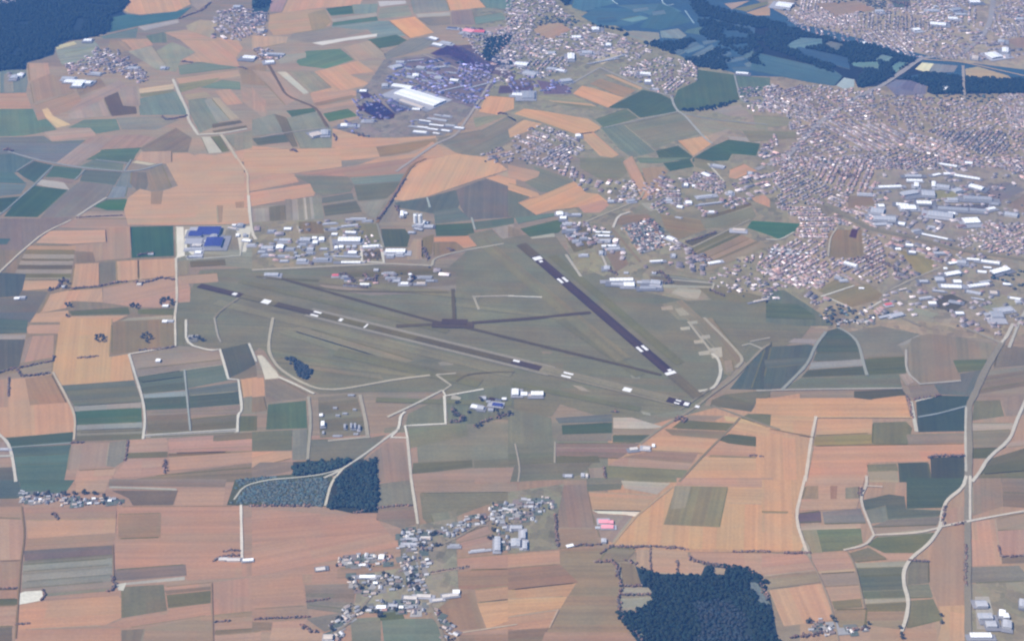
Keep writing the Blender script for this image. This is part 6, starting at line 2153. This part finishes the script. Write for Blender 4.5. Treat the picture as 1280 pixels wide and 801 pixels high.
village(N4('1190,290 1275,280 1275,355 1220,355'), 25, 'below the right hand quarter of the village', 'below the right village quarter', 0, BRIGHT, 7)
village(O4('0,100 200,90 205,140 130,170 100,205 0,200'), 20, 'by the bare plot right of the village', 'by the bare plot', 0, BRIGHT, 18)
village(Z(0, 600, 3.984, '100,60 180,60 300,75 300,105 190,125 110,115'), 20, 'in the left half of the hamlet', 'of the left half of the hamlet', 8, BRIGHT, 14)
village(Z(0, 600, 3.984, '310,85 430,85 530,90 600,95 600,120 400,128 310,120'), 20, 'in the right half of the hamlet', 'of the right half of the hamlet', 8, BRIGHT, 17)
village(Z(960, 600, 3.984, '190,735 260,700 330,720 335,760 190,780'), 22, 'in the farmstead left of the field track', 'of the left small farmstead', 5, WARM, 9)
village(Z(960, 600, 3.984, '360,745 420,735 500,740 500,760 360,765'), 22, 'in the farmstead right of the field track', 'of the right small farmstead', 5, WARM, 7)
village(Z(0, 400, 4, '950,85 1010,85 1010,105 950,105'), 22, 'by the lane at the airfield corner', 'by the airfield corner lane', 0, BRIGHT, 2)
village(Z(960, 200, 4, '0,440 100,450 210,460 205,490 100,480 0,490'), 26, 'in the row under the green field', 'of the pale dotted row', 0, [0, 0, 0, 4, 1, 1, 0, 4, 0], 14)
village(Z(960, 400, 4, '330,-10 430,0 540,-10 520,30 470,25 360,20'), 26, 'at the town tip above the slate fields', 'of the lower tip of the town', 30, WARM, 16)
G4 = lambda t: Z(640, 200, 4, t)
village(G4('560,335 700,290 760,380 760,430 640,470 600,400'), 24, 'in the reddish housing beyond the dark runway', 'of the reddish housing', 30, [4, 2, .5, .5, .6, .8, 1.5, .3, .5], 60)
# repeats of one look are told apart by their order from the left
seen = {}
for o in scene.objects:
    if o.parent is None and o.get('category') in ('house', 'shed') and ' roofed ' in o.get('label', '') and o.get('group', '').find(' roofed ') > 0:
        seen.setdefault(o['label'], []).append(o)
SAY = ['first', 'second', 'third', 'fourth', 'fifth', 'sixth', 'seventh', 'eighth']
for lab, os_ in seen.items():
    if 2 <= len(os_) <= 8:
        os_.sort(key=lambda o: o.location.x / o.location.y)
        for i, o in enumerate(os_):
            k_ = o['category']
            o['label'] = lab.replace(' roofed ' + k_ + ' ', f' {k_}, {SAY[i]} from left, ', 1)
print('houses', n_houses[0])

# ---- the rest of the houses, too many and too small to tell apart
def gable_mass(P, rz, L, W, H, ridge, roof, wallc):
    n = len(P)
    ux = np.array([(-1, -1, 0), (1, -1, 0), (1, 1, 0), (-1, 1, 0), (-1, -1, 1), (1, -1, 1), (1, 1, 1), (-1, 1, 1)], dtype=float)
    body = np.repeat(ux[None], n, 0)
    body[:, :, 0] *= L[:, None] / 2
    body[:, :, 1] *= W[:, None] / 2
    body[:, :, 2] *= H[:, None]
    up = np.array([(-1.05, -1.1, 0), (1.05, -1.1, 0), (1.05, 1.1, 0), (-1.05, 1.1, 0), (-1.05, 0, 1), (1.05, 0, 1)], dtype=float)
    top = np.repeat(up[None], n, 0)
    top[:, :, 0] *= L[:, None] / 2
    top[:, :, 1] *= W[:, None] / 2
    top[:, :, 2] = top[:, :, 2] * ridge[:, None] + H[:, None] + .02
    A = np.concatenate([body, top], axis=1)
    c, s = np.cos(rz)[:, None], np.sin(rz)[:, None]
    X = A[:, :, 0] * c - A[:, :, 1] * s + P[:, 0:1]
    Y = A[:, :, 0] * s + A[:, :, 1] * c + P[:, 1:2]
    VV = np.stack([X, Y, A[:, :, 2]], axis=2).reshape(-1, 3)
    f = []
    for a in [(0, 1, 5, 4), (1, 2, 6, 5), (2, 3, 7, 6), (3, 0, 4, 7), (8, 9, 13, 12), (10, 11, 12, 13)]:
        f += [(a[0], a[1], a[2]), (a[0], a[2], a[3])]
    f += [(9, 10, 13), (11, 8, 12)]
    FF = (np.array(f)[None] + (np.arange(n) * 14)[:, None, None]).reshape(-1, 3)
    T = np.concatenate([np.repeat(wallc[:, None], 8, 1), np.repeat(roof[:, None], 6, 1)], axis=1).reshape(-1, 3)
    return VV, FF, T


PAL = np.array([(.29, .205, .18), (.36, .25, .215), (.24, .195, .185), (.18, .18, .19), (.38, .355, .35), (.68, .65, .63), (.33, .28, .255), (.26, .24, .245)])
mass, trees_mass = [], []


def near_seed(P, S):
    d1 = np.full(len(P), 1e12); d2 = d1.copy(); k = np.zeros(len(P), dtype=int)
    for i, q in enumerate(S):
        d = np.hypot(P[:, 0] - q[0], P[:, 1] - q[1])
        nw = d < d1
        d2 = np.where(nw, d1, np.minimum(d2, d))
        k = np.where(nw, i, k)
        d1 = np.where(nw, d, d1)
    return k, d2 - d1


def town(poly, spacing, angle, weights, size=1.0, holes=(), keep=0.86, trees=0.5, blue=False, district=270):
    """Quarters with their own street direction: rows of houses back to back, street gaps, squares, parks and larger blocks."""
    g = gpts(poly)
    a = np.array(g)
    area = abs(sum(g[i][0] * g[i - 1][1] - g[i - 1][0] * g[i][1] for i in range(len(g)))) / 2
    small = area < 900000
    if small: district, keep, spacing = 150, min(.95, keep * 1.1), spacing * .9
    lo, hi = a.min(0) - 60, a.max(0) + 60
    sx, sy = np.meshgrid(np.arange(lo[0], hi[0] + district, district), np.arange(lo[1], hi[1] + district * 1.3, district * 1.3))
    S = np.stack([sx.ravel(), sy.ravel()], 1) + RNG.uniform(-.42, .42, (sx.size, 2)) * district
    gh = [gpts(h) for h in holes]
    wts = np.array(weights) / sum(weights)
    for si, q in enumerate(S):
        ang = R(angle) + RNG.choice([0, 0, math.pi / 2]) + RNG.normal(0, .28)
        sort = RNG.choice(['rows', 'loose', 'block', 'park'], p=[.5, .35, .13, .02] if small else [.60, .22, .12, .06])
        grow = RNG.uniform(.82, 1.22)
        sp, sz, kp = spacing * grow, size * grow, keep * RNG.uniform(.75, 1.1)
        if sort == 'loose': sp, sz, kp = spacing * 1.15, size * 1.1, keep * .85
        if sort == 'block': sp, sz, kp = spacing * 1.7, size * 1.8, keep * .8
        if sort == 'park': kp = keep * .12
        half = district * 1.4
        dx, dy = sp * RNG.uniform(.55, .8), sp * RNG.uniform(.8, 1.1)
        u = np.arange(-half, half, dx)
        v, t_, k_ = [], -half, 0
        while t_ < half:
            v.append(t_)
            t_ += dy * (1.0 if k_ % 2 else 1.55)
            k_ += 1
        U, V = np.meshgrid(u, np.array(v))
        cross = (np.abs((U / (dx * 7)) % 1 - .5) < .06)
        j = .22 if sort == 'loose' else .07
        U, V = (U + RNG.normal(0, j, U.shape) * sp)[~cross], (V + RNG.normal(0, j, V.shape) * sp)[~cross]
        c, s_ = math.cos(ang), math.sin(ang)
        P = np.stack([U * c - V * s_ + q[0], U * s_ + V * c + q[1]], 1)
        k, edge = near_seed(P, S[np.hypot(S[:, 0] - q[0], S[:, 1] - q[1]) < district * 3.2])
        own = int(np.where((S[np.hypot(S[:, 0] - q[0], S[:, 1] - q[1]) < district * 3.2] == q).all(1))[0][0])
        P = P[(k == own) & (edge > 11)]
        if not len(P): continue
        m = inside(P[:, 0], P[:, 1], g)
        for h in gh: m &= ~inside(P[:, 0], P[:, 1], h)
        P = P[m]
        if not len(P): continue
        H = P[RNG.random(len(P)) < kp]
        if len(HALL_SPOTS) and len(H):
            d = ((H[:, None, :] - HALL_SPOTS[None, :, :2]) ** 2).sum(2)
            H = H[(d > (HALL_SPOTS[None, :, 2] * .55 + 8) ** 2).all(1)]
        n = len(H)
        if n:
            w_ = wts * RNG.uniform(.3, 1.7, len(PAL))
            kk = RNG.choice(len(PAL), n, p=w_ / w_.sum())
            jj = RNG.lognormal(-.04, .32, (n, 1)) * RNG.uniform(.75, 1.2)
            rc = PAL[kk] * jj * .98
            rc = rc * np.array([1.10, .98, .92])
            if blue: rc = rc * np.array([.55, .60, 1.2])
            mass.append(gable_mass(H, ang + RNG.normal(0, .05, n) + (RNG.random(n) < .15) * math.pi / 2, sz * RNG.uniform(9, 17, n), sz * RNG.uniform(7.5, 11, n),
                                   RNG.uniform(3, 6, n) * (1.3 if sort == 'block' else 1), RNG.uniform(1.5, 3, n), rc, np.array([[.40, .36, .36]]) * RNG.uniform(.7, 1.2, (n, 1))))
        Q = P[RNG.random(len(P)) < (min(1, trees * RNG.choice([.1, .25, .4, .9])) if sort != 'park' else .95)]
        Q = Q + RNG.normal(0, sp * .45, Q.shape)
        n = len(Q)
        if n:
            trees_mass.append(blobs(Q, RNG.uniform(2.8, 6, n) * (1.7 if sort == 'park' else 1), RNG.uniform(4, 9, n), crown_tint(n, np.array([.055, .062, .052]), .35)))


HALL_SPOTS = np.array(HALL_SPOTS)
MIX = [4, 4, 3.2, 3, 2, 1.1, 2.4, 2.6]
PALE = [2, 2, 2, 2, 3, 2.2, 3, 3]
REDD = [3, 4, 1.5, 1, 2, 2, 2, 1]
GREY = [1, 1, 2, 4, 3, 1.8, 1, 4]
town(A4('330,320 400,310 480,240 600,255 720,360 740,412 690,430 600,372 450,372 330,372'), 20, 20, PALE)
town(A4('40,362 120,370 110,405 40,402'), 22, 0, PALE)
town(A4('1070,60 1200,40 1330,65 1330,130 1200,205 1060,190'), 21, 30, PALE)
town(B4('-10,240 90,250 140,285 60,320 10,300'), 22, 30, GREY)
town(B4('0,60 60,55 70,95 30,130 0,130'), 24, 0, GREY, trees=1)
town(B4('-10,90 40,120 60,200 0,180'), 28, 0, PALE)
town(A4('-20,35 60,22 120,-5 100,-60 -20,-60'), 24, 0, PALE)
C_HOLES = [C4('105,155 140,125 240,115 295,150 200,200 160,190')]
town(C4('-30,-60 150,-60 230,30 300,90 430,145 555,190 690,240 700,262 640,300 530,310 430,300 280,260 150,250 -30,240'), 23, -28, PALE, 1.15, C_HOLES)
town(C4('-80,120 150,250 280,300 280,350 150,390 -80,380'), 25, -28, GREY, 1.1)
town(C4('640,300 760,290 900,312 928,345 920,408 840,430 800,490 740,470 640,420 540,372 520,350'), 21, -15, PALE)
town(C4('0,700 100,640 165,625 320,690 365,745 300,800 260,830 100,800 20,760'), 22, -35, GREY)
town(Z(640, 200, 4, '30,-10 250,0 330,60 420,110 520,100 600,95 650,170 640,205 560,215 480,205 440,170 370,160 290,90 180,40 60,20'), 21, -25, PALE)
town(B4('1120,770 1230,740 1280,760 1290,830 1180,810'), 22, -30, GREY)
town(B4('1000,130 1280,170 1290,430 1200,400 1210,350 1100,270'), 26, -30, GREY, 1.2, trees=1)
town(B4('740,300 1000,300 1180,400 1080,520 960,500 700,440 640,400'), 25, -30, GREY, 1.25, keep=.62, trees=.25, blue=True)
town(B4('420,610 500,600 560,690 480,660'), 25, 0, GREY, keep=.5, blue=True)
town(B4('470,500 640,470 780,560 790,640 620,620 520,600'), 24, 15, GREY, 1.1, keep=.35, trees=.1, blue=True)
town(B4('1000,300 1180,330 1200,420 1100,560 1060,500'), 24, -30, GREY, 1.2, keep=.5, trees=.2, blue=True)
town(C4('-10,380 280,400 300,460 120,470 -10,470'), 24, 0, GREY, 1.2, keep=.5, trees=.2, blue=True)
town(Z(320, 200, 4, '0,320 340,305 500,300 640,440 640,515 0,545'), 26, 0, GREY, 1.25, keep=.3, trees=.25)
town(Z(320, 200, 4, '350,575 880,540 990,570 990,620 580,640 360,625'), 26, 0, GREY, 1.3, keep=.28, trees=.35)
D_HOLES = [D4('230,20 450,8 540,50 340,82'), D4('-20,640 150,660 130,690 -20,702'), D4('600,-60 730,-60 700,40 630,40'), D4('1180,200 1330,178 1330,245 1250,240'), D4('735,348 1330,300 1330,470 735,470'),
           D4('-30,570 110,590 100,640 -30,650'), D4('980,-60 1180,-60 1130,60 1080,150 1060,100'), D4('860,530 890,520 915,555 870,570')]
town(D4('130,0 600,-60 1340,-60 1340,280 1100,300 760,292 640,270 380,212 270,178 150,148 110,120 80,60'), 21, 12, PALE, 1.0, D_HOLES, .85)
town(D4('-20,455 90,440 200,425 330,440 560,450 620,480 800,480 1340,470 1340,850 60,850 20,790 110,740 150,700 120,660 60,640 100,610 90,575 -30,560'), 20.5, 35, MIX, 1.0, D_HOLES, 1.0, .7)
H4 = lambda t: Z(960, 200, 4, t)
H_HOLES = [H4(t) for t in ('400,180 520,180 540,222 400,242', '240,220 360,240 290,292', '300,365 340,345 475,345 482,485 430,495 298,492', '300,682 430,632 500,622 572,670 550,700 420,737',
                           '245,655 330,600 430,622 310,675', '-40,300 160,310 130,365 60,402 -40,380', '-40,655 80,650 250,760 330,850 -40,850', '680,780 740,740 850,770 800,802 700,802',
                           '1060,730 1200,680 1250,720 1120,760', '650,450 710,460 830,500 820,570 760,580', '740,395 950,440 1290,490 1290,520 940,475 720,420', '240,170 330,235 520,335 740,380 735,410 520,370 320,265',
                           '540,60 1080,20 1340,90 1340,330 1100,300 1050,340 900,410 540,340')]
town(H4('40,-10 1340,-10 1340,480 1000,470 860,560 700,590 560,620 430,600 300,590 200,650 60,640 0,600 -50,560 -20,480 40,430 110,400 160,330 150,290 60,250 30,200 60,150 0,90'), 20.5, 35, MIX, 1.0, H_HOLES, 1.0, .7)
town(H4('540,60 1080,20 1340,90 1340,330 1100,300 1050,340 900,410 540,340'), 38, 12, GREY, 1.4, (), .45, .25)
town(H4('640,420 1000,470 1340,500 1340,830 980,830 860,760 720,800 560,800 560,640 700,590'), 36, 25, GREY, 1.3, H_HOLES[9:10], .4, .3)
town(H4('60,480 220,480 330,580 250,650 200,640 20,600'), 18, 30, REDD)
town(H4('150,650 300,690 420,740 560,740 600,800 330,850 250,760'), 23, 30, MIX, keep=.8)
town(H4('1100,320 1340,340 1340,480 1100,450'), 22, 20, MIX)
G4 = lambda t: Z(640, 200, 4, t)
town(G4('560,335 700,290 760,380 760,430 640,470 600,400'), 17, 30, REDD, keep=.35)
town(G4('240,330 370,325 420,410 400,440 310,460'), 27, 20, GREY, 1.2, keep=.6)
town(G4('740,120 830,130 900,230 830,250 770,200'), 20, -35, PALE)
town(G4('830,100 900,60 1000,60 1060,110 1080,180 900,140'), 21, -35, MIX)
town(G4('1080,110 1230,60 1340,60 1340,160 1180,185 1130,160'), 20, 20, MIX)
town(G4('480,560 650,550 800,530 900,560 1000,620 1100,680 1280,700 1280,560 1050,600 880,500 700,520'), 28, 10, GREY, 1.1, keep=.5, trees=.6)
town(G4('290,300 380,320 480,350 560,460 580,530 480,470 430,420 370,410 240,330'), 20, -40, GREY, 1.0, keep=.7)
town(G4('650,130 760,60 800,110 760,240 820,290 700,250'), 20, -35, MIX, keep=.8)
town(G4('900,240 1080,190 1190,190 1190,215 1010,290 920,290'), 24, -15, MIX, keep=.5, trees=.5)
town(G4('760,420 830,400 900,440 1000,500 980,560 880,520 800,480'), 20, 30, GREY, keep=.6, trees=.8)
town(G4('1000,570 1250,450 1300,440 1300,540 1100,620'), 24, -25, REDD, keep=.55)
town(G4('1080,180 1180,195 1160,260 1060,240'), 21, 0, MIX)
town(G4('1230,590 1340,520 1340,700 1240,690'), 21, 30, REDD)
town(Z(960, 400, 4, '840,20 960,-10 1140,0 1180,60 1130,90 1000,60 880,50'), 25, 20, PALE, keep=.6)
town(Z(640, 0, 4, '1150,520 1300,510 1300,560 1200,560'), 22, 0, PALE)
town(C4('1125,440 1340,425 1340,520 1150,512'), 21, 10, GREY, 1.0, keep=.75, trees=.5)
town(Z(640, 0, 4, '1240,740 1340,650 1340,830 1220,830'), 21, 20, MIX)


def join(parts):
    Vs, Fs, Ts, k = [], [], [], 0
    for v, f, t in parts:
        Vs.append(v); Fs.append(f + k); Ts.append(t)
        k += len(v)
    return np.concatenate(Vs), np.concatenate(Fs), np.concatenate(Ts)


sp = np.array(shrubs)
trees_mass.append(blobs(sp, RNG.uniform(2.2, 5.2, len(sp)), RNG.uniform(3, 8, len(sp)), crown_tint(len(sp), np.array([.06, .058, .045]), .4)))
hv_, hf_, ht_ = join(mass)
print('house mass', len(hv_) // 14)
tag(link('distant_houses', big_mesh('distant_houses', hv_, hf_, M_TOWN, ht_)), 'countless tiny roofs of the far town and its suburbs', kind='stuff')
tv_, tf_, tt_ = join(trees_mass)
tag(link('garden_foliage', big_mesh('garden_foliage', tv_, tf_, M_LEAF, tt_)), 'countless small garden trees between the roofs of town and village', kind='stuff')

# ---- rows of parked vehicles on the storage lots
cars = []
for poly, ang, colr in [(B4('540,525 615,515 685,570 620,594 550,560'), 15, (.03, .03, .13)), (B4('645,508 755,532 765,546 695,566'), 15, (.05, .05, .14)),
                        (B4('885,270 955,232 1025,236 1190,332 1190,362 1110,352 975,296'), 15, (.05, .035, .11)), (B4('1110,275 1275,295 1275,328 1205,326'), 15, (.05, .07, .14))]:
    g = np.array(gpts(poly))
    lo, hi = g.min(0), g.max(0)
    gx, gy = np.meshgrid(np.arange(lo[0], hi[0], 3.4), np.arange(lo[1], hi[1], 11.0))
    gx, gy = gx.ravel(), gy.ravel()
    m = inside(gx, gy, [tuple(p) for p in g]) & (RNG.random(len(gx)) < .85)
    P = np.stack([gx[m], gy[m]], 1)
    n = len(P)
    one = np.ones(n)
    tint = np.array([colr]) * RNG.uniform(.4, 2.2, (n, 1))
    cars.append(gable_mass(P, one * math.pi / 2 + RNG.normal(0, .03, n), one * 4.4, one * 1.8, one * .9, one * .55, tint, tint))
cv_, cf_, ct_ = join(cars)
cv_[:, 2] += Z_ROAD
tag(link('parked_vehicles', big_mesh('parked_vehicles', cv_, cf_, M_TOWN, ct_)), 'dense rows of new vehicles parked on the far storage lots', kind='stuff')
